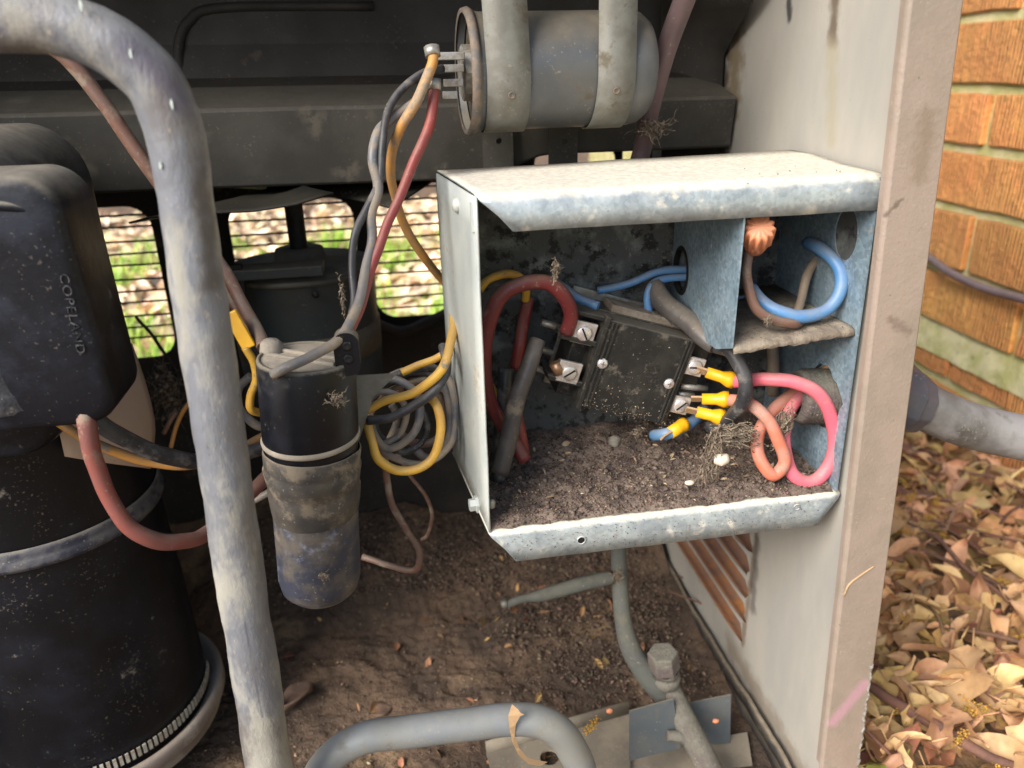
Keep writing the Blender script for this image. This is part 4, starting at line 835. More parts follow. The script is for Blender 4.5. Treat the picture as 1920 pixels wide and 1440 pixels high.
wirew('wire', 'red wire standing behind the grey tube down to the box dirt', 'w_red', [(983, 852, .462), (975, 800, .465), (962, 752, .47)], 0.0042)
wirew('wire', 'yellow wire looping over the maroon wire at the back of the box', 'w_yellow', [(898, 545, .475), (915, 525, .478), (945, 512, .482), (972, 518, .485), (988, 540, .488), (985, 565, .49)], 0.0035)
wirew('wire', 'short yellow wire showing between the maroon wires', 'w_yellow', [(915, 720, .475), (930, 750, .472), (945, 785, .47)], 0.0038)
wirew('wire', 'dusky blue wire entering the top of the contactor', 'w_blue', [(1190, 560, .498), (1150, 545, .49), (1065, 545, .485), (1085, 560, .480), (1122, 575, .472)], 0.0034) if False else wirew('wire', 'dusky blue wire entering the top of the contactor', 'w_blue', [(1040, 528, .495), (1065, 545, .488), (1090, 562, .480), (1122, 574, .472)], 0.0040)
wirew('wire', 'upper blue wire passing through the divider grommet', 'w_blue', [(1120, 545, .500), (1180, 530, .496), (1225, 512, .492), (1262, 505, .490), (1300, 505, .488)], 0.0034)
wirew('wire', 'lower blue wire bending down out of the divider grommet', 'w_blue', [(1300, 520, .488), (1262, 520, .490), (1230, 528, .490), (1215, 550, .488), (1218, 585, .486), (1235, 620, .484)], 0.0034)
wirew('wire', 'blue wire crimped in yellow beneath the contactor', 'w_blue', [(1225, 815, .462), (1250, 812, .450), (1275, 806, .453), (1300, 790, .462), (1320, 765, .475)], 0.0042)
wirew('cable', 'furry dust-coated black cable sloping under the divider', 'w_greytube', [(1228, 530, .492), (1240, 560, .485), (1270, 592, .470), (1310, 625, .452), (1345, 650, .440)], [0.0058, 0.0072, 0.0075, 0.0068, 0.0052], cat='cable', n=14, wob=0.0012)
wirew('wire', 'black wire curving down in front of the yellow crimps', 'w_black', [(1345, 650, .440), (1368, 658, .432), (1388, 685, .425), (1396, 720, .421), (1393, 752, .422), (1378, 778, .428), (1352, 795, .440), (1330, 800, .45)], 0.0046, n=12)
# box wires, right
wirew('wire', 'bright pink wire making a wide loop at the right of the box', 'w_pink', [(1374, 714, .446), (1400, 716, .438), (1440, 712, .428), (1490, 717, .420), (1535, 742, .415), (1562, 795, .413), (1562, 850, .412), (1542, 890, .411), (1512, 903, .411), (1483, 885, .414), (1470, 845, .420), (1470, 800, .428), (1487, 758, .436), (1520, 728, .445), (1555, 715, .452)], [0.0045]*15, n=14)
wirew('wire', 'coral wire making the small loop left of the pink loop', 'w_coral', [(1366, 749, .444), (1385, 752, .436), (1410, 762, .426), (1440, 790, .418), (1462, 825, .414), (1469, 860, .412), (1457, 886, .411), (1438, 885, .412), (1424, 855, .416), (1425, 815, .422), (1440, 780, .432), (1470, 748, .440), (1510, 722, .448), (1540, 705, .455)], [0.0042]*14, n=14)
wirew('wire', 'dusty tan wire standing in the dark behind the pink wires', 'w_tan', [(1447, 640, .485), (1452, 690, .480), (1448, 740, .478)], 0.0042)
wirew('wire', 'blue wire looping on the shelf beside the wire nut', 'w_blue', [(1408, 540, .440), (1425, 560, .430), (1455, 582, .421), (1500, 592, .417), (1548, 580, .416), (1575, 548, .418), (1577, 510, .424), (1560, 482, .432), (1535, 465, .445), (1515, 455, .46)], 0.0041, n=14)
wirew('wire', 'second blue wire rising behind the blue loop', 'w_blue', [(1380, 560, .49), (1440, 562, .485), (1505, 560, .478), (1540, 545, .465), (1560, 505, .458), (1563, 460, .455), (1550, 425, .46)], 0.0036)
wirew('wire', 'tan wire standing upright behind the blue loop', 'w_tan', [(1490, 600, .432), (1500, 560, .445), (1512, 520, .452), (1535, 480, .460)], 0.0038)
wirew('wire', 'brown wire drooping from the wire nut onto the shelf', 'w_brown', [(1406, 470, .424), (1402, 510, .420), (1406, 550, .416), (1425, 582, .413), (1450, 600, .412), (1485, 607, .414), (1500, 605, .42)], 0.0038)
nut = thing('wire_nut', at(1420, 470, .418), 'orange fluted wire nut hanging at the top of the divider', 'wire nut')
a = at(1425, 425, .405); b = at(1415, 462, .424); d = b-a
MB().lathe(a, d, [(0, 0.0), (0.0, 0.0068), (0.002, 0.0082), (0.014, 0.0084), (0.018, 0.0070), (0.022, 0.0062), (0.024, 0.0052)], 96, 12, 0.11).build('fluted_cap', M['nut'], nut)
MB().lathe(a+d.normalized()*0.015, d, [(0, 0.006), (0.001, 0.0074), (0.011, 0.0062), (0.012, 0.0050)], 24).build('skirt', M['nut'], nut)
# conduit stub in the box wall, and the whip outside
cd = thing('conduit', (0.35, 0.44, -0.26), 'fat grey flexible conduit leaving the cabinet towards the brick wall', 'conduit')
pc = V((XP(hc.z)-0.005, hc.y, hc.z))
prof = []
for k in range(15): prof += [(-0.006+k*0.0022, 0.0175), (-0.006+k*0.0022+0.0011, 0.0187)]
MB().lathe(pc, (-0.9, 0.1, 0.05), [(p-0.012, r) for p, r in prof] + [(0.0202, 0.0150), (-0.01, 0.0148)], 32).build('threaded_stub', M['corrode'], cd)
p0 = at(1625, 730, .43); p1 = at(1697, 752, .43); p2 = at(1722, 758, .43)
ax_ = (p1-p0).normalized()
MB().lathe(p0, ax_, [(0, 0.026), ((p1-p0).length*0.85, 0.0255), ((p1-p0).length*0.86, 0.0235), ((p1-p0).length*1.25, 0.0210), ((p1-p0).length*1.28, 0.018)], 10).build('fitting', M['hub'], cd, flat=True, bevel=0.0012)
MB().tube([p1-ax_*0.01, p2, at(1790, 788, .43), at(1850, 806, .43), at(1925, 822, .425), at(2000, 835, .42), at(2100, 850, .41)], 0.0162, 24, sub=8).build('flexible_tube', M['conduit'], cd)

# ================================================================== STRAPPED CAPACITOR
tc = thing('capacitor', (0.11, 0.52, -0.04), 'horizontal grey capacitor held by two zinc straps under the fan deck', 'capacitor')
A = at(873, 137, 0.515); B = at(1205, 128, 0.520); axc = (B-A).normalized(); Lc = (B-A).length; rc = 0.0375*0.92
MB().lathe(A, axc, [(0.004, rc-0.002), (0.003, rc-0.001), (0.0, rc), (-0.001, rc+0.0018), (0.002, rc+0.0024), (0.005, rc+0.0006), (0.008, rc), (Lc-0.012, rc), (Lc-0.006, rc-0.0012), (Lc-0.001, rc-0.005), (Lc+0.001, rc-0.009), (Lc+0.001, 0)], 64).build('can', M['capcan'], tc)
MB().lathe(A, axc, [(-0.0012, rc-0.0005), (-0.0016, rc+0.002), (0.0018, rc+0.0030), (0.0045, rc+0.0016), (0.0042, rc-0.001)], 64).build('crimped_rim', M['rim'], tc)
MB().lathe(A+axc*0.005, axc, [(0, rc-0.001), (0, 0)], 40).build('end_disc', M['bakelite'], tc)
e1 = V((0, 0, 1)); e2 = axc.cross(e1).normalized()
MB().lathe(A+axc*0.004+V((0, 0, 0.000)), -axc, [(0, 0.0165), (0.006, 0.0165), (0.007, 0.015), (0.0075, 0)], 8).build('terminal_plate', M['terminal'], tc, flat=True)
for (u, v, l) in ((838, 105, 46), (840, 128, 40), (842, 155, 34), (836, 178, 26)):
    MB().box(at(u+8, v, 0.497), (0.008*l/46, 0.0022, 0.0022), axc, e2, (0, 0, 1)).build('spade_tab', M['terminal'], tc, bevel=0.0005)
MB().tube([at(809, 88, .480), at(812, 106, .478)], 0.0046, 10, smooth=False).build('crimp_end', M['terminal'], tc)
MB().tube([at(814, 148, .481), at(814, 168, .480)], 0.0042, 10, smooth=False).build('crimp_end', M['terminal'], tc)
def strap(u_top, u_hole, v_hole, wd_, dx):
    t0 = (at(u_top, 130, 0.50).x-A.x)/axc.x; cc = A+axc*t0; rows = []
    R_ = rc+0.0011
    for k in range(26):
        # from the deck down over the front, wrapping under to the back
        if k < 6: p = V((0, -R_-0.0, 0.085-0.085*k/6)); sh = -dx*(1-k/6)
        else:
            a = (k-6)/19*math.pi*0.95; p = V((0, -R_*math.cos(a), -R_*math.sin(a))); sh = 0
        base = cc+V((0, p.y, p.z))+axc*sh
        rows.append([base-axc*wd_/2+V((0, 0.0004*abs(noise.noise(V((k*0.4, 1, 1)))), 0)), base, base+axc*wd_/2])
    st = MB().grid(rows).build('strap', M['strap'], tc, solid=0.001)
    h = at(u_hole, v_hole, 0.5); tt = (h-cc); ang = math.asin(max(-1, min(1, -(h.z-cc.z)/R_)))*0.95
    hp = cc+axc*((h.x-cc.x)/axc.x)+V((0, -(R_+0.0006)*math.cos(ang), -(R_+0.0006)*math.sin(ang))); nn = V((0, -math.cos(ang), -math.sin(ang)))
    MB().lathe(hp, nn, [(0, 0.0022), (0.0004, 0.0024), (0.0005, 0.0017), (-0.001, 0.0)], 12).build('dimple', M['rim'], tc)
strap(945, 951, 178, 0.0262, 0.004); strap(1143, 1143, 170, 0.0235, 0.0010)

# ================================================================== BLACK CAPACITOR
bc = thing('capacitor', (-0.06, 0.42, -0.325), 'upright black-topped capacitor wrapped in dusty tape beside the tall pipe', 'capacitor')
T0 = at(574, 672, 0.42); B0 = at(602, 1108, 0.42); axb = (B0-T0).normalized(); Lb_ = (B0-T0).length; k_ = 0.42/0.44
r1, r2 = 0.0286*k_, 0.0266*k_
rough_ = lambda mb: [mb.v.__setitem__(i, p+noise.noise_vector(p*160)*0.0005) for i, p in enumerate(mb.v)]
q = MB().lathe(T0, axb, [(-0.0005, 0), (-0.0005, r1-0.003), (-0.0004, r1-0.0026), (0.0012, r1-0.0022), (0.0012, r1-0.0018)], 56); q.build('lid', M['dustcap'], bc)
MB().lathe(T0, axb, [(0.0012, r1-0.003), (-0.0014, r1-0.0022), (-0.0014, r1-0.0008), (0.0008, r1), (0.03, r1+0.0002), (0.047, r1+0.0003), (0.049, r1-0.0004), (0.058, r1-0.0004)], 56).build('black_sleeve', M['black'], bc)
pr_ = [(0.046, r1+0.0003), (0.0475, r1+0.0013), (0.049, r1+0.0010), (0.0495, r1+0.0002)]
q = MB().lathe(T0, axb, pr_, 56); q.v = [p+V((0, 0, 0.0018*math.sin(math.atan2(p.y-T0.y, p.x-T0.x)*1.0+1))) for p in q.v]; q.build('dust_ring', M['dustcap'], bc)
q = MB().lathe(T0, axb, [(0.055, r1), (0.056, r1+0.0009), (0.064, r1+0.0008), (0.066, r1+0.0004), (0.068, r1+0.0016), (0.078, r1-0.0004), (0.0795, r1-0.0012), (0.082, r1-0.0004), (0.090, r2+0.0010), (0.0965, r2+0.0006), (0.099, r2)], 56)
q.v = [p+noise.noise_vector(p*70)*0.0012 for p in q.v]; q.build('tape', M['tape'], bc)
MB().lathe(T0, axb, [(0.07, r2-0.001), (0.094, r2), (Lb_-0.014, r2), (Lb_-0.006, r2-0.0016), (Lb_-0.001, r2-0.006), (Lb_+0.001, r2-0.011), (Lb_+0.001, 0)], 56).build('can', M['can'], bc)
# raised ribs on the lid, boot for the leads
dA, dB = at(490, 640, 0.42), at(640, 700, 0.42)
ribd = V((0.9, -0.44, 0)).normalized(); ribd = (ribd-axb*ribd.dot(axb)).normalized(); ribn = axb.cross(ribd)
for off in (-0.0035, 0.0055):
    MB().box(T0-axb*0.0012+ribn*off, (0.021, 0.0014, 0.0012), ribd, ribn, axb).build('lid_rib', M['dustcap'], bc, bevel=0.0008)
MB().lathe(T0-axb*0.0006-ribd*0.0195+ribn*0.001+V((-0.002, 0.004, 0.002)), -axb, [(-0.002, 0.0068), (0.003, 0.006), (0.005, 0.004), (0.0055, 0)], 12).build('terminal_stub', M['dustcap'], bc)
bo = at(650, 662, 0.404)
MB().sheet([rrect(-0.0068, 0.0068, -0.0135, 0.0115, 0.0062, 6)], lambda a, b, s: bo+V((a+0.0*b, s, b)), 0.010).build('lead_boot', M['black'], bc, bevel=0.0012)
for (dx, dz) in ((0.0005, 0.004), (0.0005, -0.0035)):
    MB().lathe(bo+V((dx, -0.0002, dz)), (0, -1, 0), [(0, 0.0026), (0.0004, 0.0028), (0.0005, 0.0018), (0.00005, 0)], 14).build('boot_hole', M['hole'], bc)
# clamp plate and the web of dirt joining it to the coil
cp = MB(); cp.sheet([[(at(668, 705, .45).x, at(668, 705, .45).z), (at(745, 700, .45).x, at(745, 700, .45).z), (at(700, 745, .45).x, at(700, 745, .45).z), (at(682, 800, .45).x, at(682, 800, .45).z), (at(672, 830, .45).x, at(672, 830, .45).z)]], lambda a, b, s: (a, .45+s, b), 0.0012)
cp.build('clamp_plate', M['strap'], bc)

# ================================================================== PIPES
tp = thing('pipe', (-0.10, 0.36, -0.5), 'tall stained grey suction pipe bending over at the upper left', 'pipe')
pa = [(-150, 42, .36), (-60, 38, .36), (40, 38, .36), (130, 52, .36), (215, 88, .36), (285, 150, .36), (318, 215, .36), (336, 290, .36), (352, 400, .36), (373, 550, .358), (395, 700, .356), (420, 870, .354), (450, 1080, .352), (480, 1270, .350), (506, 1440, .348), (525, 1560, .346)]
rr_ = [0.0117, 0.0117, 0.0118, 0.0120, 0.0119, 0.0118, 0.0121, 0.0120, 0.0118, 0.0119, 0.0120, 0.0121, 0.0124, 0.0126, 0.0127, 0.0127]
q = MB().tube([at(*p) for p in pa], rr_, 28, sub=14)
q.v = [p+noise.noise_vector(p*38)*0.0009+noise.noise_vector(p*120)*0.0004 for p in q.v]; q.build('tube', M['pipe'], tp)
fk = MB()
def onpipe(u, v): 
    c = at(u, v, 0.348); return c
for (u, v, s_) in ((245, 100, .0018), (322, 195, .0016), (300, 310, .0016), (363, 540, .0020), (364, 528, .0014), (390, 745, .0022), (400, 780, .0020), (403, 790, .0024), (375, 620, .0014), (150, 8, .0018), (372, 640, .0012)):
    c = at(u, v, 0.3478+0.0005); 
    Pm = [(-0.4*random.uniform(.5, 1.4), 0), (-0.3*random.random(), 1.5*random.uniform(.5, 1.2)), (0.25, 0.9*random.uniform(.6, 1.3)), (0.5*random.uniform(.4, 1.3), -0.2), (0.1, -1.5*random.uniform(.5, 1.2)), (-0.3, -0.8)]
    fk.sheet([[(c.x+a*s_, c.z+b*s_) for a, b in Pm]], lambda a, b, s, Y=c.y: (a, Y+s, b), 0.0006)
tag(fk.build('paint_flecks', M['fleck'], tp), 'pale mint paint flecks', kind='stuff')
# bent return pipe at the bottom
rp = thing('pipe', (0.03, 0.36, -0.45), 'smooth grey pipe bent in a hoop along the bottom of the opening', 'pipe')
rpp = [(570, 1560, .372), (590, 1470, .374), (625, 1418, .376), (680, 1385, .378), (760, 1372, .38), (860, 1360, .382), (940, 1350, .384), (1000, 1350, .384), (1045, 1370, .382), (1075, 1410, .38), (1090, 1450, .378), (1100, 1560, .376)]
q = MB().tube([at(*p) for p in rpp], [0.0098, 0.0100, 0.0100, 0.0100, 0.0100, 0.0101, 0.0103, 0.0108, 0.0110, 0.0110, 0.0108, 0.0108], 26, sub=12); q.v = [p+noise.noise_vector(p*40)*0.0006 for p in q.v]; q.build('tube', M['pipe2'], rp)
q = MB()
for (u, v, r_) in ((1005, 1385, 0.2),):
    Pm = [(-45, -68), (-34, -58), (-28, -50), (-22, -48), (-30, -44), (-38, -28), (-40, -5), (-32, 18), (-16, 38), (10, 44), (22, 46), (8, 54), (-14, 50), (-32, 34), (-44, 8), (-50, -20), (-52, -45)]
    def front(u_, v_): 
        return at(u_, v_, 0.3722)
    q.sheet([[(u+a, v+b*0.95) for a, b in Pm]], lambda a, b, s: at(a, b, 0.3716+s+0.0065*((b-1352)/44)**2), 0.0008)
tag(q.build('peeled_patch', M['peel'], rp), 'torn tan peeled patch')
# mauve line running up behind the box
ml = thing('pipe', at(1215, 290, .545), 'slim mauve copper line slanting up behind the box', 'pipe')
MB().tube([at(1186, 340, .552), at(1203, 285, .548), at(1220, 200, .535), at(1250, 90, .515), at(1290, -20, .49), at(1310, -90, .48)], 0.0066, 16).build('tube', M['mauve'], ml)
# lower green-grey liquid line with valve
lv = thing('service_valve', (0.20, 0.45, -0.52), 'corroded hex-capped service valve on green-grey tubing by the louvers', 'valve')
MB().tube([at(1158, 980, .50), at(1160, 1040, .49), at(1163, 1100, .48), at(1168, 1160, .47), at(1182, 1215, .46), at(1212, 1265, .452), at(1245, 1305, .447)], [0.0062, 0.0062, 0.0064, 0.0068, 0.0080, 0.0088, 0.0085], 18).build('tube', M['pipe3'], lv)
MB().tube([at(1252, 1285, .449), at(1292, 1368, .428), at(1325, 1430, .412), at(1360, 1510, .400)], [0.0085, 0.0098, 0.0098, 0.0098], 18).build('outlet_tube', M['corrode'], lv)
q0 = at(1242, 1222, .447); q1 = at(1252, 1300, .447); dq = (q1-q0).normalized()
q = MB().lathe(q0, dq, [(0, 0), (0, 0.0108), (0.001, 0.0120), (0.017, 0.0125), (0.018, 0.0105)], 6); q.build('hex_cap', M['corrode'], lv, flat=True, bevel=0.0010)
q = MB().lathe(q0, dq, [(0.018, 0.0108), (0.021, 0.0112), (0.0215, 0.0095), (0.024, 0.0100), (0.026, 0.0115), (0.033, 0.0098), (0.036, 0.006)], 20); q.v = [p+noise.noise_vector(p*150)*0.0012 for p in q.v]; q.build('packing_nut', M['corrode'], lv)
q = MB().tube([at(1150, 1082, .478), at(1130, 1086, .478), at(1080, 1098, .478), at(1020, 1115, .478), at(990, 1122, .478), at(965, 1128, .478), at(952, 1133, .478)], [0.0050, 0.0056, 0.0056, 0.0052, 0.0032, 0.0034, 0.0030], 12, wob=0.0015); q.build('capillary_stub', M['pipe3'], lv)
MB().lathe(at(953, 1130, .478), (at(930, 1136, .478)-at(953, 1130, .478)).normalized(), [(0, 0.0012), (0.0015, 0.0038), (0.0055, 0.0030), (0.006, 0)], 10).build('pale_tip', M['strap'], lv)
# brackets on the floor
fb = thing('foot_bracket', (0.13, 0.42, -0.54), 'bent blue-grey bracket plate standing beside the service valve', 'bracket')
a0, a1, a2, a3 = at(1180, 1330, .432), at(1250, 1312, .434), at(1372, 1302, .440), at(1375, 1384, .437)
def quad(name, ps, m_, parent, th=0.0014): return MB().grid([[ps[0], ps[1]], [ps[3], ps[2]]]).build(name, M[m_], parent, solid=th, flat=True)
quad('left_plate', [at(1180, 1333, .428), at(1262, 1310, .432), at(1275, 1402, .430), at(1180, 1425, .426)], 'brace', fb)
quad('right_plate', [at(1270, 1322, .452), at(1370, 1302, .455), at(1368, 1392, .452), at(1270, 1400, .450)], 'brace', fb)
quad('foot', [atz(1180, 1420, -.54)+V((0, 0, .004)), atz(1400, 1380, -.54)+V((0, 0, .004)), atz(1410, 1440, -.54)+V((0, 0, .003)), atz(1180, 1470, -.54)+V((0, 0, .003))], 'plate', fb)
q = MB(); 
q.tube([at(1252, 1378, .426), at(1275, 1380, .424), at(1295, 1388, .422)], [0.004, 0.0048, 0.0044], 8, wob=0.002); q.tube([at(1290, 1375, .424), at(1298, 1395, .422), at(1312, 1418, .420)], [0.0045, 0.005, 0.0032], 8, wob=0.002)
q.build('wing_bolt', M['corrode'], fb)
mpl = thing('foot_plate', (0.09, 0.42, -0.54), 'dusty tan steel plate with a round hole under the bent pipe', 'plate')
pz = -0.532; po = [atz(912, 1412, pz), atz(1180, 1338, pz), atz(1182, 1440, pz), atz(935, 1500, pz)]; hcx = atz(1030, 1420, pz)
MB().sheet([[(p.x, p.y) for p in po], circ(hcx.x, hcx.y, 0.0078, 20)], lambda a, b, s: (a, b, pz-s+0.0), 0.002).build('plate', M['plate'], mpl)
MB().grid([[po[0]+V((0, 0, .0)), po[1]], [po[0]+V((0, 0.004, .009)), po[1]+V((0, .004, .011))]]).build('upturned_edge', M['plate'], mpl, solid=0.0014)

# ================================================================== COMPRESSOR
cm = thing('compressor', (-0.275, 0.56, -0.545), 'large black dusty compressor shell standing at the left', 'compressor')
CC = V((-0.277, 0.556, 0))
MB().lathe(CC, (0, 0, 1), [(-0.54, 0.070), (-0.50, 0.0835), (-0.475, 0.0850), (-0.40, 0.0835), (-0.31, 0.0800), (-0.302, 0.0800)], 80).build('lower_shell', M['shell'], cm)
MB().lathe(CC, (0, 0, 1), [(-0.304, 0.0800), (-0.3035, 0.0835), (-0.300, 0.0848), (-0.296, 0.0835), (-0.293, 0.0825), (-0.290, 0.0835), (-0.288, 0.0815)], 80).build('weld_ring', M['weld'], cm)
MB().lathe(CC, (0, 0, 1), [(-0.290, 0.0805), (-0.20, 0.0790), (-0.12, 0.0780), (-0.085, 0.0750), (-0.060, 0.066), (-0.045, 0.050), (-0.038, 0.025), (-0.036, 0)], 80).build('upper_shell', M['shell'], cm)
MB().lathe(CC, (0, 0, 1), [(-0.496, 0.086), (-0.490, 0.0925), (-0.487, 0.0955), (-0.491, 0.0985), (-0.499, 0.0990), (-0.503, 0.096), (-0.512, 0.094)], 90).build('base_ring', M['basering'], cm)
for k in range(46):
    a = math.radians(-118+k*2.9); c = CC+V((math.cos(a)*0.0868, math.sin(a)*0.0868, -0.4845))
    MB().box(c, (0.0006, 0.00125, 0.0042), (math.cos(a), math.sin(a), 0), (-math.sin(a), math.cos(a), 0)).build('tooth', M['tooth'], cm)
# rear shroud and terminal cover
def pillow(name, x0, x1, z0, z1, y0, y1, r, m_, bul=0.004, n=10, taper=0.0, lean=0.0):
    lp = rrect(x0, x1, z0, z1, r, n); cx, cz = (x0+x1)/2, (z0+z1)/2; mb = MB(); rows = []
    for (t, sc_) in ((1.0, 1+taper), (0.4, 1+taper*0.4), (0.12, 1.0), (0.05, 0.985), (0.015, 0.96), (0.0, 0.92), (-0.02, 0.75), (-0.03, 0.4), (-0.033, 0.02)):
        y = y0+(y1-y0)*t
        rows.append([V((cx+(px-cx)*sc_+lean*(pz_-cz), y, cz+(pz_-cz)*sc_)) for px, pz_ in lp]+[V((cx+(lp[0][0]-cx)*sc_+lean*(lp[0][1]-cz), y, cz+(lp[0][1]-cz)*sc_))])
    mb.grid(rows); mb.v = [p+noise.noise_vector(p*30)*0.0012 for p in mb.v]
    return mb.build(name, M[m_], cm)
pillow('rear_cover', -0.33, -0.1905, -0.205, -0.026, 0.437, 0.555, 0.036, 'cover', lean=0.02)
pillow('terminal_cover', -0.29, -0.1500, -0.169, -0.0405, 0.395, 0.440, 0.018, 'cover', lean=-0.03)
# raised top ridge and chalky lower-left bulge of the terminal cover
q = MB(); q.tube([(-0.26, 0.396, -0.0535), (-0.205, 0.395, -0.0525), (-0.175, 0.395, -0.0545), (-0.160, 0.397, -0.060)], [0.0028, 0.0028, 0.0026, 0.0014], 10); q.build('ridge', M['cover'], cm)
rows = []
for i in range(15):
    t = i/14; row = []
    z = -0.085-0.076*t
    for j in range(9):
        s_ = j/8; xr = -0.205+0.022*t; x = -0.262+(xr+0.262)*s_; row.append((x, 0.3965-0.011*math.sin(min(1, t*1.3)*math.pi*0.5)*(1-s_**3)*(1 if t < 0.85 else math.sqrt(max(0, 1-((t-0.85)/0.15)**2)))+0.001*noise.noise(V((x*60, z*60, 0))), z))
    rows.append(row)
MB().grid(rows).build('bulge', M['cover_chalk'], cm)
# moulded lettering running down the terminal cover
fc = bpy.data.curves.new('lettering', 'FONT'); fc.body = 'COPELAND'; fc.size = 0.0078; fc.extrude = 0.0003; fc.space_character = 1.15
fo = bpy.data.objects.new('lettering_source', fc); COL.objects.link(fo); bpy.context.view_layer.update()
fme = bpy.data.meshes.new_from_object(fo); bpy.data.objects.remove(fo)
pL0, pL1 = at(112, 512, 0.3945), at(152, 690, 0.3945); dl = (pL1-pL0).normalized(); dn = V((0, -1, 0)); dv_ = dn.cross(dl)
for v_ in fme.vertices: v_.co = pL0+dl*v_.co.x*0.92+dv_*v_.co.y*0.75+dn*(v_.co.z+0.0007)-V(ORG[cm.name])
fme.materials.clear(); fme.materials.append(M['coverletter']); lo = bpy.data.objects.new('lettering', fme); COL.objects.link(lo); lo.parent = cm
# tan paper wrap
rows = []
for i in range(12):
    t = i/11; row = []
    for j in range(12):
        s_ = j/11; z0_ = -0.168; zt = z0_-0.092*t*(0.62+0.38*s_); a = math.radians(-52+44*s_); R_ = 0.094+0.004*math.sin(t*3)
        if t > 0.7: a -= math.radians(8*(t-0.7)/0.3*s_)
        row.append((CC.x+R_*math.cos(a), CC.y+R_*math.sin(a), zt-0.004*s_))
    rows.append(row)
tag(MB().grid(rows).build('paper_wrap', M['paper'], cm, solid=0.0006), 'clean tan paper sleeve')

# ================================================================== FAN AND MOTOR
fm = thing('fan_motor', (-0.087, 0.66, -0.27), 'dark teal fan motor standing behind the black capacitor', 'motor')
FC = V((-0.078, 0.675, 0))
MB().lathe(FC, (0, 0, 1), [(-0.285, 0.045), (-0.285, 0.060), (-0.232, 0.062), (-0.228, 0.0605), (-0.205, 0.0605)], 60).build('lower_housing', M['motor'], fm)
MB().lathe(FC, (0, 0, 1), [(-0.229, 0.0612), (-0.229, 0.0625), (-0.205, 0.0625), (-0.204, 0.0612)], 60).build('band', M['motorband'], fm)
MB().lathe(FC, (0, 0, 1), [(-0.206, 0.061), (-0.162, 0.062), (-0.158, 0.0635), (-0.155, 0.0635), (-0.153, 0.060), (-0.150, 0.045), (-0.149, 0.022), (-0.140, 0.020), (-0.1395, 0.0)], 60).build('upper_housing', M['motor'], fm)
MB().lathe(FC, (0, 0, 1), [(-0.1585, 0.0635), (-0.1575, 0.0655), (-0.1545, 0.0655), (-0.1535, 0.0635)], 60).build('rolled_rim', M['motorband'], fm)
q = MB(); q.box(FC+V((-0.010, -0.058, -0.1445)), (0.034, 0.012, 0.004)); q.build('mount_lug', M['motor'], fm, bevel=0.001)
MB().lathe(FC, (0, 0, 1), [(-0.142, 0.0075), (-0.085, 0.0075), (-0.085, 0)], 20).build('shaft', M['steel_dk'], fm)
p = at(447, 522, 0.612); MB().box(p, (0.004, 0.003, 0.011)).build('vent_slot', M['hole'], fm)
p = at(592, 552, 0.611); MB().lathe(p, (0, -1, 0), [(0, 0.003), (0.001, 0.003), (0.0012, 0)], 12).build('bolt_hole', M['hole'], fm)
fn = thing('fan', (-0.078, 0.675, -0.11), 'dull metal fan blades turning above the motor under the deck', 'fan')
MB().lathe(FC, (0, 0, 1), [(-0.100, 0.0), (-0.100, 0.018), (-0.082, 0.020), (-0.078, 0.012), (-0.078, 0)], 24).build('hub', M['steel_dk'], fn)
for k in range(4):
    a0_ = math.radians(-105+90*k); rows = []
    for i in range(9):
        r_ = 0.020+0.125*i/8*(0.80 if k == 1 else 0.95); row = []
        for j in range(7):
            b_ = a0_+(j/6-0.5)*(0.9+0.25*i/8); z = -0.086+(j/6-0.5)*0.018*(0.6+0.5*i/8)+0.003*math.sin(j); row.append(V((FC.x+r_*math.cos(b_), min(FC.y+r_*math.sin(b_), YB-0.01), z)))
        rows.append(row)
    MB().grid(rows).build('blade', M['fan'], fn, solid=0.0014)

# ================================================================== COBWEBS AND FLUFF
def fluff(name, label, cx, size, n, m_='web', spread=(1, 1, 1), L_=(0.5, 1.5), r_=0.00022):
    mb = MB(); c = V(cx); size *= 0.72; r_ *= 0.7
    for k in range(n*2):
        p = c+V((random.gauss(0, size*spread[0]*0.6), random.gauss(0, size*spread[1]*0.6), random.gauss(0, size*spread[2]*0.6)))
        d = V((random.gauss(0, spread[0]), random.gauss(0, spread[1]), random.gauss(0, spread[2]))).normalized()*size*random.uniform(*L_)*0.25; pts = [p]
        for j in range(5):
            d = (d+noise.noise_vector(pts[-1]*900)*size*0.25)*0.9; pts.append(pts[-1]+d)
        q = r_*random.uniform(0.25, 0.8); mb.tube(pts, [q, q*random.uniform(1, 2.4), q, q*random.uniform(1, 2), q*0.7, q*0.4], 4, sub=2)
    # matted core flakes
    for k in range(n):
        p = c+V((random.gauss(0, size*spread[0]*0.5), random.gauss(0, size*spread[1]*0.5), random.gauss(0, size*spread[2]*0.5))); q = size*random.uniform(0.08, 0.34)
        R_ = Matrix.Rotation(random.uniform(0, 6), 3, 'X') @ Matrix.Rotation(random.uniform(0, 6), 3, 'Z')
        mb.add([p+R_ @ (V(w_)*q*random.uniform(0.6, 1.4)) for w_ in ((-1, 0, 0), (0, -0.7, 0.2), (1.2, 0, 0), (0, 0.7, 0.1), (0, 0, 0.6), (0, 0, -0.5))], [(0, 1, 4), (1, 2, 4), (2, 3, 4), (3, 0, 4), (1, 0, 5), (2, 1, 5), (3, 2, 5), (0, 3, 5)])
    o = mb.build(name, M[m_]); return tag(o, label, 'cobweb', kind=None)
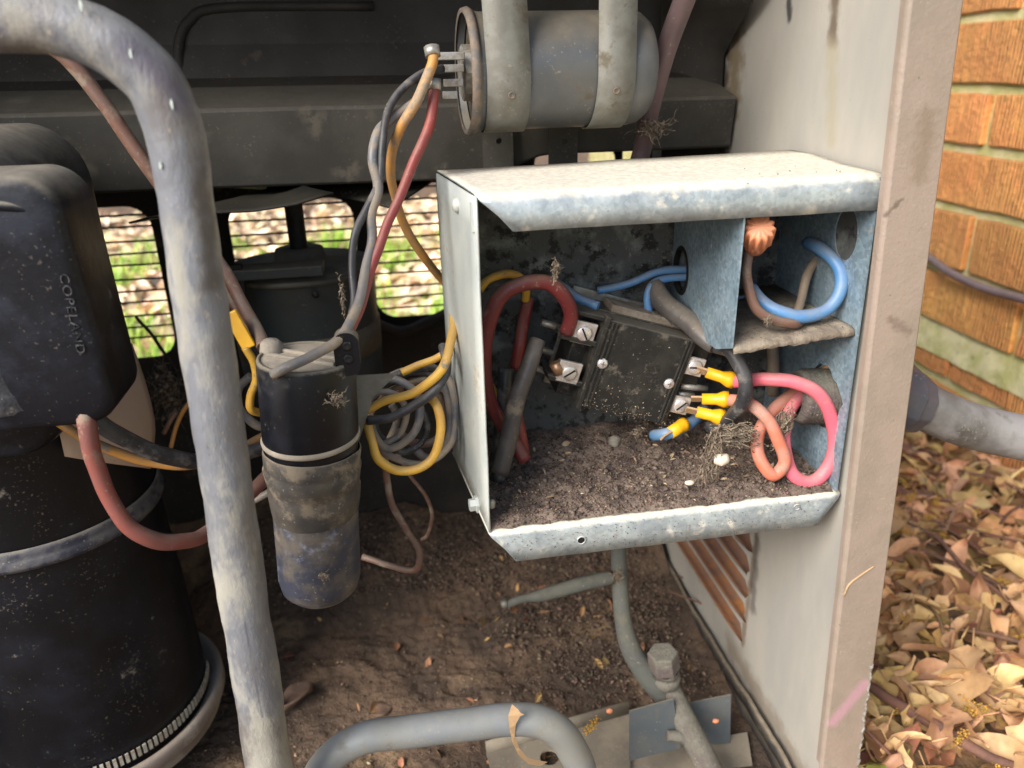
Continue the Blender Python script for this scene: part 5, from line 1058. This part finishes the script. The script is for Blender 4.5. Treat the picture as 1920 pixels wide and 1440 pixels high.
def strand(mb, a, b, sag=0.004, r=0.00035, lum=0.0):
    pts = []; sd = random.uniform(0, 99); n_ = 9; t0 = random.uniform(0, 0.4); t1 = random.uniform(0.6, 1.0)
    for k in range(n_+1):
        t = t0+(t1-t0)*k/n_; pts.append(a.lerp(b, t)+V((0, 0, -sag*math.sin(math.pi*t)))+noise.noise_vector(V((t*4, sd, 0)))*0.0055+noise.noise_vector(V((t*17, sd, 3)))*0.0014)
    mb.tube(pts, [r*random.uniform(0.3, 1.0+lum*0.5)*0.75 for _ in pts], 5, sub=2)
    for k in range(5):
        p = random.choice(pts); q = random.uniform(0.0004, 0.0013); R_ = Matrix.Rotation(random.uniform(0, 6), 3, 'X') @ Matrix.Rotation(random.uniform(0, 6), 3, 'Z')
        mb.add([p+R_ @ (V(w_)*q*random.uniform(0.6, 1.4)) for w_ in ((-1, 0, 0), (0, -0.7, 0.2), (1.2, 0, 0), (0, 0.7, 0.1), (0, 0, 0.6), (0, 0, -0.5))], [(0, 1, 4), (1, 2, 4), (2, 3, 4), (3, 0, 4), (1, 0, 5), (2, 1, 5), (3, 2, 5), (0, 3, 5)])
mb = MB()
cA, cB, cC = at(1340, 810, .415), at(1425, 815, .415), at(1480, 760, .425)
for i in range(60):
    strand(mb, cA+V((random.gauss(0, .004), random.gauss(0, .003), random.gauss(0, .003))), cB+V((random.gauss(0, .004), random.gauss(0, .003), random.gauss(0, .004))), random.uniform(-.003, .004), 0.00035, random.uniform(0, 3))
for i in range(34):
    strand(mb, cC+V((random.gauss(0, .003), random.gauss(0, .003), random.gauss(0, .006))), at(1455+random.gauss(0, 8), 840+random.gauss(0, 10), .416), 0.0, 0.0004, random.uniform(0, 3))
for i in range(26):
    strand(mb, at(1345+random.gauss(0, 6), 800+random.gauss(0, 8), .415), at(random.uniform(1300, 1345), random.uniform(880, 930), .415), 0.0, 0.0003, random.uniform(0, 2))
tag(mb.build('cobweb', M['web']), 'matted dusty cobweb strung between the yellow crimps and pink wires', 'cobweb')
fluff('cobweb', 'clump of dust hanging from the back of the lip over the maroon wire', at(1042, 505, .425), 0.0035, 34, spread=(0.6, 0.5, 2.2), r_=0.0006)
fluff('cobweb', 'frayed straw tuft wrapped round the mauve copper line', at(1222, 240, .532), 0.0075, 60, spread=(1.5, 0.8, 0.9), r_=0.0005)
fluff('cobweb', 'dirty fluff stuck on the right face of the black capacitor', at(632, 748, .392), 0.0040, 30, spread=(1.2, 0.2, 1.2), r_=0.0004)
fluff('cobweb', 'fluff on the lower can of the black capacitor', at(605, 1080, .392), 0.0030, 26, spread=(1, 0.3, 1), r_=0.0004)
fluff('cobweb', 'string of dust hanging in the dark beside the motor', at(642, 560, .50), 0.006, 26, spread=(0.25, 0.25, 2.6), L_=(0.3, 0.9), r_=0.0004)
fluff('cobweb', 'tuft wrapped around the elbow of the capillary stub', at(1158, 1080, .468), 0.0040, 40, spread=(1.2, 0.8, 1.4), r_=0.0006)
fluff('cobweb', 'web of dark roots hanging behind the tan paper', at(312, 740, .64), 0.018, 90, spread=(0.7, 0.6, 1.6), L_=(0.4, 1.2), r_=0.0004)
fluff('cobweb', 'grey fluff on the shelf below the brown wire', at(1440, 602, .405), 0.0022, 30, r_=0.0004)
fluff('cobweb', 'crumbly fluff hanging under the contactor corner', at(1195, 812, .448), 0.0035, 26, spread=(1, 0.4, 1.4), r_=0.0003)
def pebble(name, label, u, v, Y, s_, m_, cat):
    c = at(u, v, Y); q = MB(); bm = bmesh.new(); bmesh.ops.create_icosphere(bm, subdivisions=2, radius=1)
    q.add([c+V((p.co.x*s_[0], p.co.y*s_[1], p.co.z*s_[2]))*(1+0.25*noise.noise(p.co*1.7+c*99)) for p in bm.verts], [tuple(x.index for x in f.verts) for f in bm.faces]); bm.free()
    return tag(q.build(name, M[m_]), label, cat)
M['bone'] = mat('pale_shell', (0.66, 0.58, 0.47), (0.55, 0.46, 0.38), 300, rough=0.7, bump=0.3)
pebble('husk', 'creamy white husk lying on the box dirt below the cobweb', 1353, 862, .413, (0.0055, 0.004, 0.0042), 'bone', 'husk')
pebble('grub_case', 'small curled pale grub case near the front of the box dirt', 1293, 905, .412, (0.0034, 0.002, 0.0018), 'bone', 'grub case')
pebble('snail_shell', 'round translucent brown shell in the box dirt under the contactor', 1152, 828, .455, (0.0045, 0.0045, 0.0045), 'corrode', 'shell')
pebble('dirt_wad', 'pale wad of fluff in the bottom left corner of the box', 922, 945, .404, (0.0026, 0.002, 0.0036), 'strap', 'fluff')
ck = MB(); cts = [(at(1120, 1348, .428)+V((0, 0, 0))).lerp(at(1098, 1375, .425), t/8) for t in range(9)]
def reg_ck(): c = random.choice(cts); return tuple(c+V((random.gauss(0, .0016), random.gauss(0, .0016), random.gauss(0, .0016))))
o = scatter('catkin', M['pollen'], 130, reg_ck, (0.0006, 0.0013)); tag(o, 'fallen golden catkin on the tan plate beside the bent pipe', 'catkin'); 
if 'kind' in o: del o['kind']
for (u, v) in ((1143, 1333), (1342, 1352)):
    pebble('berry', 'orange berry husk behind the tan plate' if u < 1200 else 'orange berry husk at the end of the blue-grey bracket', u, v, .44, (0.0028, 0.002, 0.002), 'nut', 'berry')
